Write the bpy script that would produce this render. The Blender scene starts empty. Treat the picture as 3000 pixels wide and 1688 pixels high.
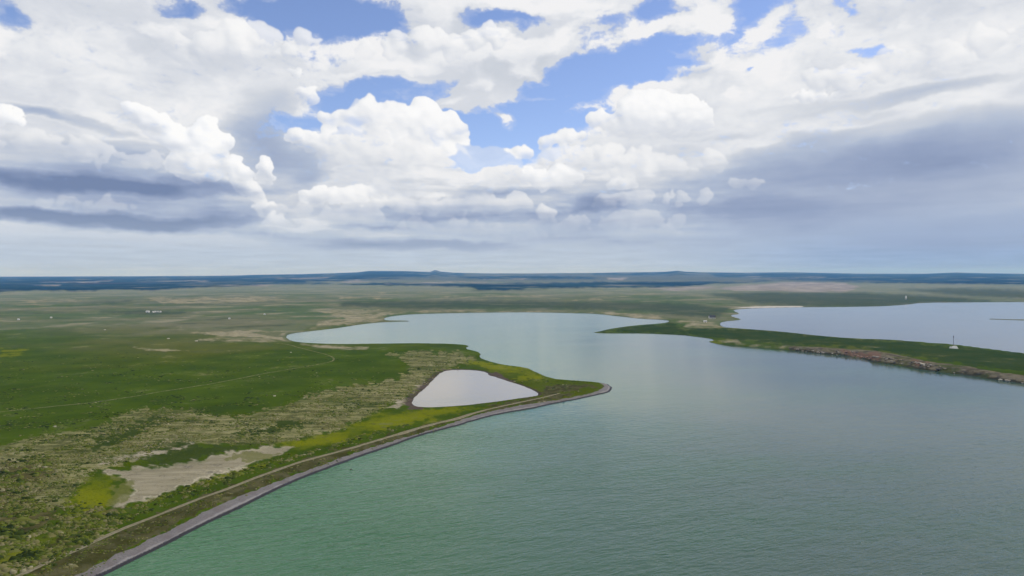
import bpy, bmesh, math, random
import numpy as np
from mathutils import Vector

random.seed(7)
rng = np.random.default_rng(7)
scene = bpy.context.scene
COL = scene.collection

# ------------------------------------------------------------------ camera
CAM_H = 100.0                 # drone height above the lake, metres
FPX = 2000.0                  # focal length in pixels of the 3000 px photograph
PITCH = math.atan(45.0 / FPX)
cam_data = bpy.data.cameras.new('camera')
cam_data.sensor_width = 36.0
cam_data.lens = 36.0 * FPX / 3000.0
cam_data.clip_start = 1.0
cam_data.clip_end = 120000.0
cam = bpy.data.objects.new('camera', cam_data)
COL.objects.link(cam)
cam.location = (0, 0, CAM_H)
cam.rotation_euler = (math.pi / 2 - PITCH, 0, 0)
scene.camera = cam

scene.view_settings.view_transform = 'Standard'
scene.view_settings.look = 'None'
scene.view_settings.exposure = 0.0
scene.view_settings.gamma = 1.0
scene.view_settings.use_curve_mapping = False
scene.cycles.use_denoising = True
scene.cycles.volume_bounces = 1
scene.cycles.max_bounces = 6
scene.cycles.sample_clamp_direct = 2.5
scene.cycles.sample_clamp_indirect = 4.0

# ------------------------------------------------------------------ node helper
class Nodes:
    def __init__(self, tree):
        self.t = tree
    def new(self, kind, **props):
        n = self.t.nodes.new(kind)
        for k, v in props.items():
            setattr(n, k, v)
        return n
    def put(self, sock, v):
        if v is None:
            return
        if isinstance(v, bpy.types.NodeSocket):
            self.t.links.new(v, sock)
        else:
            if sock.type == 'RGBA' and len(v) == 3:
                v = (*v, 1.0)
            sock.default_value = v
    def m(self, op, a, b=None, c=None, clamp=False):
        n = self.new('ShaderNodeMath', operation=op, use_clamp=clamp)
        for i, v in enumerate((a, b, c)):
            self.put(n.inputs[i], v)
        return n.outputs[0]
    def add(self, a, b): return self.m('ADD', a, b)
    def sub(self, a, b): return self.m('SUBTRACT', a, b)
    def mul(self, a, b): return self.m('MULTIPLY', a, b)
    def mad(self, a, b, c): return self.m('MULTIPLY_ADD', a, b, c)
    def v(self, op, a, b=None, scale=None):
        n = self.new('ShaderNodeVectorMath', operation=op)
        self.put(n.inputs[0], a)
        if b is not None: self.put(n.inputs[1], b)
        if scale is not None: self.put(n.inputs['Scale'], scale)
        return n.outputs['Value'] if op in ('LENGTH', 'DOT_PRODUCT', 'DISTANCE') else n.outputs[0]
    def xyz(self, x=0.0, y=0.0, z=0.0):
        n = self.new('ShaderNodeCombineXYZ')
        for i, q in enumerate((x, y, z)): self.put(n.inputs[i], q)
        return n.outputs[0]
    def sep(self, vec):
        n = self.new('ShaderNodeSeparateXYZ'); self.put(n.inputs[0], vec)
        return n.outputs
    def step(self, x, lo, hi, to0=0.0, to1=1.0, kind='SMOOTHSTEP'):
        n = self.new('ShaderNodeMapRange', interpolation_type=kind)
        for i, q in enumerate((x, lo, hi, to0, to1)): self.put(n.inputs[i], q)
        return n.outputs[0]
    def noise(self, vec, scale, detail=4.0, rough=0.55, lac=2.0, dist=0.0, color=False):
        n = self.new('ShaderNodeTexNoise')
        self.put(n.inputs['Vector'], vec)
        for k, q in (('Scale', scale), ('Detail', detail), ('Roughness', rough), ('Lacunarity', lac), ('Distortion', dist)):
            self.put(n.inputs[k], q)
        return n.outputs['Color'] if color else n.outputs[0]
    def voro(self, vec, scale, smooth=0.6, detail=2.0, rough=0.5):
        n = self.new('ShaderNodeTexVoronoi', feature='SMOOTH_F1')
        self.put(n.inputs['Vector'], vec)
        self.put(n.inputs['Scale'], scale); self.put(n.inputs['Smoothness'], smooth)
        self.put(n.inputs['Detail'], detail); self.put(n.inputs['Roughness'], rough)
        return n.outputs['Distance']
    def mix(self, f, a, b, kind='MIX'):
        n = self.new('ShaderNodeMix', data_type='RGBA', blend_type=kind)
        self.put(n.inputs[0], f); self.put(n.inputs[6], a); self.put(n.inputs[7], b)
        return n.outputs[2]
    def attr(self, name):
        n = self.new('ShaderNodeAttribute', attribute_name=name)
        return n.outputs['Fac']

# ------------------------------------------------------------------ sky
SUN_EL, SUN_AZ = math.radians(52), math.radians(75)      # azimuth clockwise from the view direction (+Y)

# ---- numeric noise
def _hash(ix, iy, seed):
    h = (ix.astype(np.uint32) * np.uint32(374761393) + iy.astype(np.uint32) * np.uint32(668265263) + np.uint32((seed * 974634777 + 12345) & 0xffffffff))
    h = (h ^ (h >> np.uint32(13))) * np.uint32(1274126177)
    h = h ^ (h >> np.uint32(16))
    return h
ANG = np.linspace(0, 2 * np.pi, 256, endpoint=False)
GX, GY = np.cos(ANG).astype(np.float32), np.sin(ANG).astype(np.float32)
def perlin(x, y, seed=0):
    xf, yf = np.floor(x), np.floor(y)
    ix, iy = xf.astype(np.int32), yf.astype(np.int32)
    fx, fy = (x - xf).astype(np.float32), (y - yf).astype(np.float32)
    u = fx * fx * fx * (fx * (fx * 6 - 15) + 10)
    v = fy * fy * fy * (fy * (fy * 6 - 15) + 10)
    def gd(ox, oy):
        k = (_hash(ix + ox, iy + oy, seed) & np.uint32(255)).astype(np.int32)
        return GX[k] * (fx - ox) + GY[k] * (fy - oy)
    a, b, c, d = gd(0, 0), gd(1, 0), gd(0, 1), gd(1, 1)
    return (a + u * (b - a) + v * (c - a) + u * v * (a - b - c + d)) * 1.41
def fbm(x, y, octaves=5, rough=0.5, seed=0):
    """fractal noise, about -1 .. 1"""
    s, amp, tot = 0.0, 1.0, 0.0
    for o in range(octaves):
        s = s + amp * perlin(x * 2.0 ** o + 17.3 * o, y * 2.0 ** o - 9.1 * o, seed + o)
        tot += amp
        amp *= rough
    return s / tot * 1.5
def sstep(x, lo, hi):
    t = np.clip((x - lo) / (hi - lo), 0, 1)
    return t * t * (3 - 2 * t)
def lerp(a, b, t):
    return a + (b - a) * t
def box_blur(a, r):
    for ax in (0, 1):
        for _ in range(2):
            p = np.pad(a, [(r + 1, r) if i == ax else (0, 0) for i in (0, 1)], mode='edge')
            cs = np.cumsum(p, axis=ax, dtype=np.float64)
            n = a.shape[ax]
            hi = np.take(cs, range(2 * r + 1, 2 * r + 1 + n), axis=ax)
            lo = np.take(cs, range(0, n), axis=ax)
            a = ((hi - lo) / (2 * r + 1)).astype(np.float32)
    return a
def lin(*rgb):
    return np.array([((c / 255 + .055) / 1.055) ** 2.4 for c in rgb], np.float32)

def photo_dir(x, y):
    """direction (azimuth, elevation in degrees) of a point of the 3000 px photograph"""
    X, Y = (x - 1500) / FPX, (844 - y) / FPX
    dx, dy, dz = X, math.cos(PITCH) + Y * math.sin(PITCH), -math.sin(PITCH) + Y * math.cos(PITCH)
    return math.degrees(math.atan2(dx, dy)), math.degrees(math.atan2(dz, math.hypot(dx, dy)))
DEG = math.degrees(1.1646 / FPX)
def ell(x, y, blobs, kind='soft'):
    """sum of soft ellipses (cx, cy, rx, ry, ccw angle, amplitude); centres read off a 2576 px wide view"""
    acc = np.zeros(np.broadcast(x, y).shape, np.float32)
    for cx, cy, rx, ry, rot, amp in blobs:
        a, e = photo_dir(cx * 1.1646, cy * 1.1646)
        k = DEG * (math.cos(math.radians(a)) ** 1.2)
        c, s = math.cos(math.radians(rot)), math.sin(math.radians(rot))
        R = max(rx, ry) * k * 1.02
        m = (np.abs(x - a) < R) & (np.abs(y - e) < R)
        if not m.any(): continue
        u, v = x[m] - a, y[m] - e
        d = np.sqrt(((u * c + v * s) / (rx * k)) ** 2 + ((-u * s + v * c) / (ry * k)) ** 2)
        t = np.clip(1 - d, 0, 1)
        acc[m] += amp * (np.minimum(1, t * 1.6) if kind == 'soft' else t)
    return acc

HOLES = [
    (840, 40, 240, 75, 0, -1.1), (975, 85, 60, 55, 0, -.45), (690, 70, 60, 40, 0, -.5),
    (1410, 225, 300, 72, 16, -1.3), (1250, 320, 190, 105, 0, -1.4), (1560, 170, 230, 58, 8, -1.1), (1180, 350, 100, 90, 0, -1.2),
    (1200, 400, 60, 40, 0, -.8), (1010, 235, 240, 50, 8, -.85), (780, 318, 150, 34, 0, -.8), (880, 260, 90, 60, 0, -.7),
    (1690, 170, 130, 30, 0, -.6), (1400, 300, 170, 60, 12, -.9),
    (1915, 78, 105, 75, 0, -.75), (1655, 28, 85, 45, 0, -.95), (1505, 80, 95, 36, 20, -.8),
    (1260, 40, 120, 26, 0, -.8), (1880, 8, 90, 40, 0, -.75), (1740, 104, 130, 22, 0, -.62),
    (14, 30, 60, 50, -30, -.72), (440, 8, 80, 24, 0, -.75), (2185, 135, 50, 24, 0, -.62), (620, 8, 110, 24, 0, -.6), (2130, 20, 40, 14, 0, -.5), (1890, 185, 16, 16, 0, -.5), (2060, 172, 14, 12, 0, -.5),
]
SHEET = [
    (1430, 95, 150, 34, 6, .5),
    (1780, 60, 120, 48, 10, .6), (1330, 12, 230, 22, 0, .6), (1150, 150, 330, 46, 8, .5), (940, 110, 90, 30, 0, .5), (1300, 150, 50, 60, 0, .5), (1090, 40, 90, 60, 30, .4), (1920, 90, 60, 34, 20, .42), (1940, 50, 40, 30, 0, .3),
    (1700, 175, 90, 14, 5, .5),
]
SCRAPS = [   # torn bits of cloud inside the large blue gap
    (1225, 225, 110, 56, 20, 2.0), (1245, 300, 120, 46, -14, 2.2), (1160, 270, 70, 34, 0, 1.3), (1310, 245, 80, 34, 0, 1.3), (1310, 150, 70, 60, 0, 1.3), (1350, 195, 110, 26, 0, 1.0), (1430, 240, 90, 16, 0, 1.1), (1450, 275, 70, 16, 0, 1.0),
    (1250, 262, 160, 110, 0, .4), (1560, 150, 150, 40, 6, .35), (1620, 215, 120, 22, 4, .45), (1480, 190, 110, 14, 6, .4), (1905, 90, 90, 50, 30, .4), (1940, 60, 60, 50, 0, .25), (1500, 80, 60, 30, 0, .3), (900, 245, 120, 24, 0, .4), (1060, 230, 120, 20, 8, .3),
]
# heaped clouds: where they pile up, how large their puffs are
HEAPS = [  # cx, cy, rx, ry, angle, number of puffs, puff radius, brightness
    (1060, 335, 85, 58, 0, 60, 34, 1.0), (950, 305, 85, 42, -10, 46, 24, .96), (1000, 390, 170, 50, 0, 70, 38, .92), (840, 355, 115, 22, 0, 40, 18, .98), (1120, 385, 66, 48, -30, 34, 26, .98),
    (855, 298, 40, 16, 0, 16, 14, .98), (1020, 455, 60, 22, 0, 26, 24, 1.0), (1150, 430, 150, 40, 0, 40, 34, .88), (930, 262, 40, 12, 0, 12, 11, .9),
    (335, 280, 34, 14, -30, 16, 17, 1.1), (395, 312, 60, 18, -38, 30, 20, 1.1), (450, 355, 55, 24, -40, 30, 22, 1.1), (515, 360, 46, 44, 0, 40, 26, 1.12), (500, 410, 66, 24, 0, 30, 26, 1.0), (600, 440, 26, 40, 25, 26, 17, 1.06), (668, 428, 15, 26, 0, 16, 13, 1.04),
    (640, 480, 40, 12, -30, 14, 12, .98), (660, 520, 28, 14, 0, 12, 11, .96), (690, 562, 30, 18, 0, 20, 15, 1.0), (12, 300, 30, 18, 20, 18, 16, 1.1), (40, 300, 14, 7, 0, 6, 8, 1.1),
    (1385, 442, 64, 22, 0, 34, 19, 1.03), (1235, 408, 20, 16, 0, 10, 12, 1.05), (1230, 440, 60, 20, 0, 18, 22, .97), (1570, 458, 40, 10, 0, 14, 12, .97), (830, 490, 70, 12, 4, 24, 16, 1.0), (960, 480, 110, 14, 8, 26, 18, .98), (1880, 458, 44, 8, 0, 14, 12, .88),
    (1560, 305, 80, 12, 0, 16, 20, 1.0), (1680, 290, 110, 20, -4, 14, 44, 1.03), (2060, 240, 56, 10, 0, 10, 15, 1.0), (1690, 580, 34, 12, 0, 10, 14, .90), (1372, 530, 20, 12, 0, 10, 12, .92),
    (420, 612, 40, 6, 0, 10, 8, .93), (1180, 510, 160, 22, 0, 30, 20, .90), (820, 540, 140, 18, 0, 26, 18, .88), (1500, 560, 200, 20, 0, 26, 18, .87), (1120, 570, 150, 16, 0, 22, 14, .86), (1640, 500, 160, 18, 0, 22, 16, .88), (560, 600, 120, 10, 0, 14, 10, .86),
    (200, 510, 120, 12, 0, 16, 14, .86), (120, 360, 150, 22, 0, 22, 22, .90), (300, 400, 120, 16, 0, 16, 18, .88), (1330, 600, 100, 10, 0, 10, 10, .85), (1000, 520, 120, 14, 0, 18, 16, .90), (1650, 420, 180, 24, 0, 20, 26, .90), (1500, 400, 140, 24, 0, 18, 26, .92),
    (2120, 200, 120, 20, 0, 12, 26, .93), (620, 120, 180, 30, 10, 14, 40, .93), (1100, 110, 200, 22, 8, 16, 26, .94), (2350, 120, 160, 30, 4, 10, 34, .92), (1420, 350, 70, 10, 8, 10, 18, .97), (1300, 385, 60, 8, 8, 8, 14, .98),
    (740, 180, 16, 10, 0, 6, 11, 1.03), (775, 245, 22, 20, 0, 10, 16, .97),
]
SHADE = [
    (280, 462, 440, 34, 0, 1.0), (60, 470, 220, 24, 0, .25), (330, 555, 430, 24, 0, 1.0), (560, 545, 190, 34, 0, .55), (400, 575, 240, 16, 0, .6), (100, 543, 260, 20, 0, .6), (560, 490, 160, 30, 0, .35),
    (950, 615, 330, 22, 0, .8), (1180, 628, 190, 24, 0, .55), (1500, 505, 90, 30, 0, .55), (1280, 485, 150, 18, 0, .36), (1150, 545, 330, 14, 0, .25), (1480, 525, 110, 10, 0, .3), (700, 590, 200, 14, 0, .4), (940, 575, 120, 10, 0, .3),
    (2300, 400, 660, 130, 6, .30), (2500, 340, 360, 110, 8, .22), (2330, 520, 800, 250, 0, .40), (2450, 470, 420, 120, 0, .12), (2100, 400, 330, 60, 4, .22), (1950, 560, 340, 90, 0, .28), (2480, 620, 460, 90, 0, .34), (2050, 350, 330, 30, 8, .2), (2350, 420, 200, 30, 5, .12), (2000, 300, 420, 26, 8, .14), (2300, 250, 360, 22, 6, .14),
    (720, 250, 150, 140, 0, .24), (640, 330, 150, 120, 0, .28), (700, 400, 160, 120, 0, .34), (250, 385, 420, 50, 0, .16), (90, 280, 170, 22, -4, .40), (180, 310, 220, 20, -6, .36),
    (330, 290, 160, 34, -20, .2), (1750, 352, 380, 18, 0, .16), (1500, 620, 420, 30, 0, .22), (2420, 205, 330, 20, 2, .10), (1700, 625, 300, 22, 0, .24), (760, 450, 130, 100, 0, .26),
    (150, 440, 560, 130, 0, .42), (350, 530, 420, 90, 0, .3), (1350, 560, 760, 120, 0, .42), (950, 540, 330, 60, 0, .15), (1750, 470, 420, 110, 0, .25), (620, 110, 420, 40, 0, .12), (300, 180, 380, 36, 0, .14),
    (1000, 150, 300, 30, 6, .10), (1300, 120, 300, 14, 8, .14), (2250, 90, 400, 40, 4, .13), (2000, 270, 500, 30, 2, .16), (1080, 420, 200, 20, 0, .2), (900, 400, 130, 30, 0, .22), (530, 60, 120, 60, 0, .1), (1480, 30, 200, 30, 0, .08),
    (1300, 648, 560, 10, 0, .25), (2350, 225, 320, 34, 4, .12), (1560, 270, 90, 14, 0, -.1), (300, 425, 260, 16, 0, .15),
]

def sky_clouds(az, el):
    """cloud colour (display-linear) and cover for arrays of azimuth and elevation in degrees"""
    x = az.astype(np.float32); y = el.astype(np.float32)
    fine = sstep(y, 0.0, 8.0) * 0.6 + 0.4
    w1 = fbm(x * .20, y * .34, 6, .55, 11); w2 = fbm(x * .20 + 50, y * .34, 6, .55, 21)
    X1, Y1 = x + w1 * 1.7 * fine, y + w2 * 1.0 * fine
    def sheet(dx, dy):
        # cover of the wide sheet, shifted for the light
        a, b = X1 + dx, Y1 + dy
        D = 0.86 + ell(a, b, HOLES) + ell(a, b, SHEET)
        D = D + ell(a, b, SCRAPS, 'cone')
        D = D + 0.22 * fbm((a) * .10, b * .17, 4, .55, 31)
        return D
    D = sheet(0, 0)
    edge = fbm(x * .62 + w1 * .8, y * 1.0, 7, .70, 41)
    Dd = D + edge * 0.34 + sstep(y, 7.0, 3.0) * .7
    inside = (np.abs(x) < 46) & (y < 30)
    # outside the photograph: the same broken sheet
    far = np.clip(np.maximum((np.abs(x) - 42) / 8, (y - 25) / 7), 0, 1)
    Dd = Dd + far * (0.55 * fbm(x * .05, y * .09, 5, .55, 51) - .12)
    wisp = fbm(x * 1.5 + w1 * 2.0, y * 2.2 + w2 * 1.5, 5, .62, 45)
    Dd = Dd + wisp * .16 * sstep(np.abs(Dd - .5), .5, .1)
    aS = sstep(Dd, 0.28, 0.78)
    veil = sstep(Dd, 0.02, 0.5)
    lit = np.clip((Dd - sheet(1.3, 1.5) - edge * .12) * .8, -.16, .5)
    soft = fbm(x * .085, y * .15, 5, .48, 61)
    soft2 = fbm(X1 * .30, Y1 * .62, 4, .5, 71)
    # shading bands
    lg = np.log(np.maximum(y, -1.5) + 3.2) * 6.0
    low = sstep(y, 15.0, 5.0)
    band = fbm(x * .10 + w1 * .3, lg * 1.15, 5, .52, 81)
    band2 = fbm(x * .26 + w2 * .3, lg * 2.6, 4, .52, 91)
    X3, Y3 = x + w1 * 2.0, y + w2 * 0.55
    S = ell(X3, Y3, SHADE, 'cone') * 1.25
    calm = 1 - .6 * sstep(x, 14, 24)
    S = S + (band * .26 + band2 * .13) * low * calm + soft * .10 + .05 * low
    g = np.clip(0.66 + lit * .9 + soft * .55 + soft2 * .22, 0, 1)
    def ramp(t, pts):
        out = np.empty(t.shape + (3,), np.float32)
        ks = [p[0] for p in pts]
        for c in range(3): out[..., c] = np.interp(t, ks, [lin(*p[1])[c] for p in pts])
        return out
    base = ramp(g, [(0, (200, 206, 216)), (.5, (216, 220, 228)), (.8, (233, 235, 239)), (1, (242, 242, 244))])
    shade = ramp(np.clip(S, 0, 1.3), [(0, (255, 255, 255)), (.25, (208, 213, 222)), (.5, (176, 188, 210)), (.8, (150, 164, 194)), (1.3, (118, 135, 170))])
    k = sstep(S, 0.04, .30)[..., None]
    col = lerp(base, shade, k)
    cover = np.maximum(aS, veil * .24)
    col = np.where((veil * .24 > aS)[..., None], lin(226, 230, 240), col)
    # ---- heaped clouds as piles of lit puffs
    H = np.full(x.shape, -9.0, np.float32); B = np.zeros(x.shape, np.float32); Yt = np.zeros(x.shape, np.float32)
    xw = x + fbm(x * .55, y * .75, 6, .58, 101) * .62; yw = y + fbm(x * .55 + 9, y * .75, 6, .58, 111) * .48
    r_ = np.random.default_rng(5)
    cols, rows = x[0], y[:, 0]
    for cx, cy, rx, ry, rot, n, pr, br in HEAPS:
        a, e = photo_dir(cx * 1.1646, cy * 1.1646)
        kk = DEG * (math.cos(math.radians(a)) ** 1.2)
        c, s = math.cos(math.radians(rot)), math.sin(math.radians(rot))
        for i in range(n * 2):
            t = r_.uniform(0, 2 * math.pi); q = math.sqrt(r_.uniform(0, 1))
            u, v = q * math.cos(t) * rx, q * math.sin(t) * ry
            ca, ce = a + (u * c - v * s) * kk, e + (u * s + v * c) * kk
            rad = pr * kk * r_.choice([1.15, .85, .6, .42, .3], p=[.15, .25, .25, .2, .15])
            z0 = (1 - q) * pr * kk * 0.9 + r_.uniform(0, .3) * pr * kk
            i0, i1 = np.searchsorted(cols, [ca - rad - 1.2, ca + rad + 1.2]); j0, j1 = np.searchsorted(rows, [ce - rad - 1.0, ce + rad + 1.0])
            if i0 >= i1 or j0 >= j1: continue
            d2 = ((xw[j0:j1, i0:i1] - ca) ** 2 + ((yw[j0:j1, i0:i1] - ce) * 1.1) ** 2) / rad ** 2
            h = z0 + rad * np.sqrt(np.maximum(1 - d2, 0))
            h = np.where(d2 < 1, h, -9 + 0 * h)
            sub = H[j0:j1, i0:i1]
            m = h > sub
            sub[m] = h[m]; B[j0:j1, i0:i1][m] = br
            Yt[j0:j1, i0:i1][m] = (yw[j0:j1, i0:i1][m] - e) / (ry * kk + rad)
    m = H > -5
    mask = m.astype(np.float32)
    Hs = np.where(m, H, 0)
    Hb = box_blur(Hs, 3) + 0.12 * fbm(x * 1.3, y * 1.5, 4, .55, 121)
    gx = np.gradient(Hb, axis=1) / np.maximum(np.gradient(x, axis=1), 1e-3); gy = np.gradient(Hb, axis=0) / np.maximum(np.gradient(y, axis=0), 1e-3)
    gx, gy = np.clip(gx, -2, 2), np.clip(gy, -2, 2)
    nz = 1 / np.sqrt(1 + gx * gx + gy * gy)
    L = (-gx * .50 - gy * .62 + .62) * nz
    L = box_blur(np.clip(L, -.6, 1.2), 3)
    Yb = box_blur(np.where(m, Yt, 0), 8)
    g2 = np.clip(.52 + .38 * L + .16 * np.clip(Yb, -1, 1) + .10 * soft2, 0, 1)
    ch = ramp(g2, [(0, (178, 188, 208)), (.45, (214, 219, 229)), (.7, (236, 238, 242)), (.9, (250, 250, 251)), (1, (253, 253, 253))])
    ch = ch * (.78 + .22 * np.clip(B, 0, 1.12) ** 2)[..., None]
    ch = lerp(ch, np.minimum(ch, shade), sstep(S, .55, 1.1)[..., None] * .7)
    aH = sstep(box_blur(mask, 2) + .12 * edge, .22, .82)
    soften = sstep(Yb + .25 * soft2, -.55, .15)          # bases dissolve into the haze
    Ba = box_blur(np.where(m, B, .85), 2)
    aH = aH * (.20 + .80 * soften) * sstep(y, 1.0, 7.0) ** .5 * (.25 + .75 * sstep(Ba, .84, .97))
    col = lerp(col, np.minimum(ch, 0.985), aH[..., None])
    cover = np.maximum(cover, aH)
    # pale air above the plain
    hz = lerp(lin(186, 199, 217), lin(150, 172, 207), sstep(x, 6, 30)[..., None])
    hz = hz * (1 + .10 * band2 * sstep(y, 6, 1))[..., None]
    f = sstep(y, 6.0, 1.2) * (1 - .55 * sstep(S, .35, .8) * sstep(y, 1.0, 2.4))
    col = lerp(col, hz, f[..., None])
    cover = np.maximum(cover, f)
    # below the horizon: the average of the land
    cover = np.where(y < -.5, 1, cover)
    col = np.where((y < -.5)[..., None], lin(128, 138, 126), col)
    return col, cover

def piecewise(t, knots):
    return np.interp(t, [k[0] for k in knots], [k[1] for k in knots])
AZ_K = [(0.0, -180.0), (0.17, -46.0), (0.83, 46.0), (1.0, 180.0)]        # texture u -> azimuth
EL_K = [(0.0, -4.0), (0.72, 28.0), (1.0, 90.0)]                          # texture v -> elevation
CW, CH = 3400, 1040
cu = (np.arange(CW) + .5) / CW
cv = (np.arange(CH) + .5) / CH
A_, E_ = np.meshgrid(piecewise(cu, AZ_K), piecewise(cv, EL_K))
ccol, ccov = sky_clouds(A_, E_)
buf = np.empty((CH, CW, 4), np.float32)
buf[..., :3] = ccol; buf[..., 3] = ccov
cloud_img = bpy.data.images.new('cloud_cover', CW, CH, alpha=True, float_buffer=True)
cloud_img.colorspace_settings.name = 'Linear Rec.709'
cloud_img.alpha_mode = 'CHANNEL_PACKED'
cloud_img.pixels.foreach_set(buf.ravel())
cloud_img.update()
cloud_img.pack()
del buf, A_, E_

world = bpy.data.worlds.new('World')
scene.world = world
world.use_nodes = True
world.node_tree.nodes.clear()
N = Nodes(world.node_tree)
K = 0.1                                                   # strength of the background
dx, dy, dz = N.sep(N.v('NORMALIZE', N.new('ShaderNodeTexCoord').outputs['Generated']))
az = N.m('DEGREES', N.m('ARCTAN2', dx, dy))
el = N.m('DEGREES', N.m('ARCSINE', dz))
def piece_nodes(x, knots):                                # angle -> texture coordinate, the inverse of piecewise()
    out = None
    for (t0, a0), (t1, a1) in zip(knots, knots[1:]):
        seg = N.step(x, a0, a1, 0.0, t1 - t0, 'LINEAR')
        out = seg if out is None else N.add(out, seg)
    return out
tex = N.new('ShaderNodeTexImage', image=cloud_img, interpolation='Cubic', extension='EXTEND')
N.put(tex.inputs[0], N.xyz(piece_nodes(az, AZ_K), piece_nodes(el, EL_K), 0.0))
sky = N.new('ShaderNodeTexSky', sky_type='NISHITA', sun_disc=False)
sky.sun_elevation, sky.sun_rotation = SUN_EL, SUN_AZ
sky.altitude, sky.air_density, sky.dust_density, sky.ozone_density = 900, 1.0, 0.6, 2.0
blue = N.mix(1.0, sky.outputs[0], (1.50, 1.42, 1.60), 'MULTIPLY')
c = N.mix(tex.outputs['Alpha'], blue, N.v('SCALE', tex.outputs['Color'], scale=1.0 / K))
bg = N.new('ShaderNodeBackground')
N.put(bg.inputs['Color'], c)
bg.inputs['Strength'].default_value = K
wo = N.new('ShaderNodeOutputWorld')
N.t.links.new(bg.outputs[0], wo.inputs['Surface'])
world.cycles.sampling_method = 'MANUAL'
world.cycles.sample_map_resolution = 512

# ------------------------------------------------------------------ sun
sun_data = bpy.data.lights.new('sun', 'SUN')
sun_data.energy = 2.4
sun_data.angle = math.radians(0.53)
sun_data.color = (1.0, 0.95, 0.88)
sun = bpy.data.objects.new('sun', sun_data)
COL.objects.link(sun)
sdir = Vector((math.sin(SUN_AZ) * math.cos(SUN_EL), math.cos(SUN_AZ) * math.cos(SUN_EL), math.sin(SUN_EL)))
sun.rotation_euler = sdir.to_track_quat('Z', 'Y').to_euler()
# ================================================================== LAND AND WATER
# positions below were read off the 3000 px photograph and turned into metres on the lake level (z = 0)
SP, CP = math.sin(PITCH), math.cos(PITCH)
def on_plane(px, py, z=0.0):
    px, py = np.asarray(px, float), np.asarray(py, float)
    X, Y = (px - 1500) / FPX, (844 - py) / FPX
    dy, dz = CP + Y * SP, -SP + Y * CP
    t = (z - CAM_H) / np.minimum(dz, -1e-5)
    return X * t, dy * t
def to_photo(x, y, z):
    zz = z - CAM_H
    f = y * CP - zz * SP
    u = y * SP + zz * CP
    f = np.where(f > 1.0, f, 1.0)
    return 1500 + FPX * x / f, 844 - FPX * u / f
def world_pts(pts):
    a = np.array(pts, float)
    x, y = on_plane(a[:, 0], a[:, 1])
    return np.stack([x, y], 1)

BANK = [(303, 1688), (373, 1652), (477, 1602), (574, 1551), (637, 1520), (714, 1485), (780, 1450), (854, 1415), (932, 1384), (1000, 1359),
        (1085, 1328), (1155, 1305), (1217, 1281), (1295, 1260), (1349, 1246), (1388, 1233), (1466, 1213), (1559, 1198), (1629, 1182), (1699, 1169), (1761, 1155),
        (1783, 1150), (1792, 1143), (1793, 1135), (1780, 1125)]
COAST = [(1738, 1119), (1675, 1115), (1613, 1109), (1563, 1087), (1543, 1077), (1474, 1069), (1435, 1059), (1404, 1048), (1410, 1036), (1392, 1028), (1361, 1022),
         (1378, 1012), (1330, 1008), (1233, 1006), (1116, 1007), (1000, 1009), (893, 1005), (850, 999), (835, 986), (854, 977), (912, 970), (1000, 960), (1058, 950),
         (1128, 943), (1217, 941), (1186, 940), (1132, 939.5), (1122, 933), (1155, 925), (1217, 920), (1330, 917), (1466, 915), (1582, 915), (1660, 917),
         (1745, 919), (1815, 927), (1873, 934), (1947, 937), (1965, 942), (1939, 948), (1854, 954), (1784, 964), (1753, 972), (1730, 974.5),
         (1776, 977), (1893, 977), (2000, 982), (2047, 988), (2085, 993), (2093, 999), (2070, 1002), (2116, 1010), (2194, 1016), (2310, 1026), (2388, 1035), (2516, 1047),
         (2551, 1061), (2621, 1069), (2699, 1084), (2776, 1093), (2854, 1102), (2912, 1113), (3000, 1124), (3400, 1178)]
RIGHT = [(3600, 1110), (3300, 1068), (3000, 1036), (2924, 1026), (2846, 1016), (2792, 1009), (2699, 1003), (2602, 995), (2505, 993), (2388, 983), (2291, 972), (2194, 965), (2155, 962),
         (2120, 960), (2107, 950), (2120, 942), (2167, 938), (2171, 935), (2144, 928), (2142, 923), (2171, 920), (2148, 911), (2155, 907), (2206, 903), (2349, 900), (2505, 899),
         (2598, 897), (2668, 892), (2699, 887), (2893, 885.3), (3000, 885), (3600, 884)]
PONDP = [(1206, 1179), (1211, 1188), (1233, 1194), (1311, 1192), (1388, 1187), (1505, 1173), (1570, 1166), (1579, 1160), (1574, 1151), (1543, 1136), (1514, 1126), (1481, 1116), (1455, 1107), (1431, 1100), (1424, 1091), (1388, 1085), (1340, 1084), (1322, 1085),
         (1295, 1090), (1272, 1112), (1248, 1138), (1222, 1158)]
def chaikin(p, n=1, closed=True):
    for _ in range(n):
        q = np.roll(p, -1, 0) if closed else p[1:]
        a = p if closed else p[:-1]
        new = np.empty((2 * len(a), 2)); new[0::2] = .75 * a + .25 * q; new[1::2] = .25 * a + .75 * q
        p = new if closed else np.vstack([p[:1], new, p[-1:]])
    return p
main_lake = chaikin(np.vstack([[[-175, 120], [-158, 175]], world_pts(BANK + COAST), [[540, 430], [640, 250], [820, 0], [900, -700], [-330, -700], [-240, -150]]]))
right_lake = chaikin(np.vstack([world_pts(RIGHT), [[2900, 2330], [3600, 1700], [2300, 800], [1200, 600]]]))
pond_shore = chaikin(world_pts(PONDP))
sandbar = world_pts([(2886, 934.5), (2910, 936), (3000, 939.5), (3300, 943), (3300, 940), (3000, 936.5), (2915, 934.3)])

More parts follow.
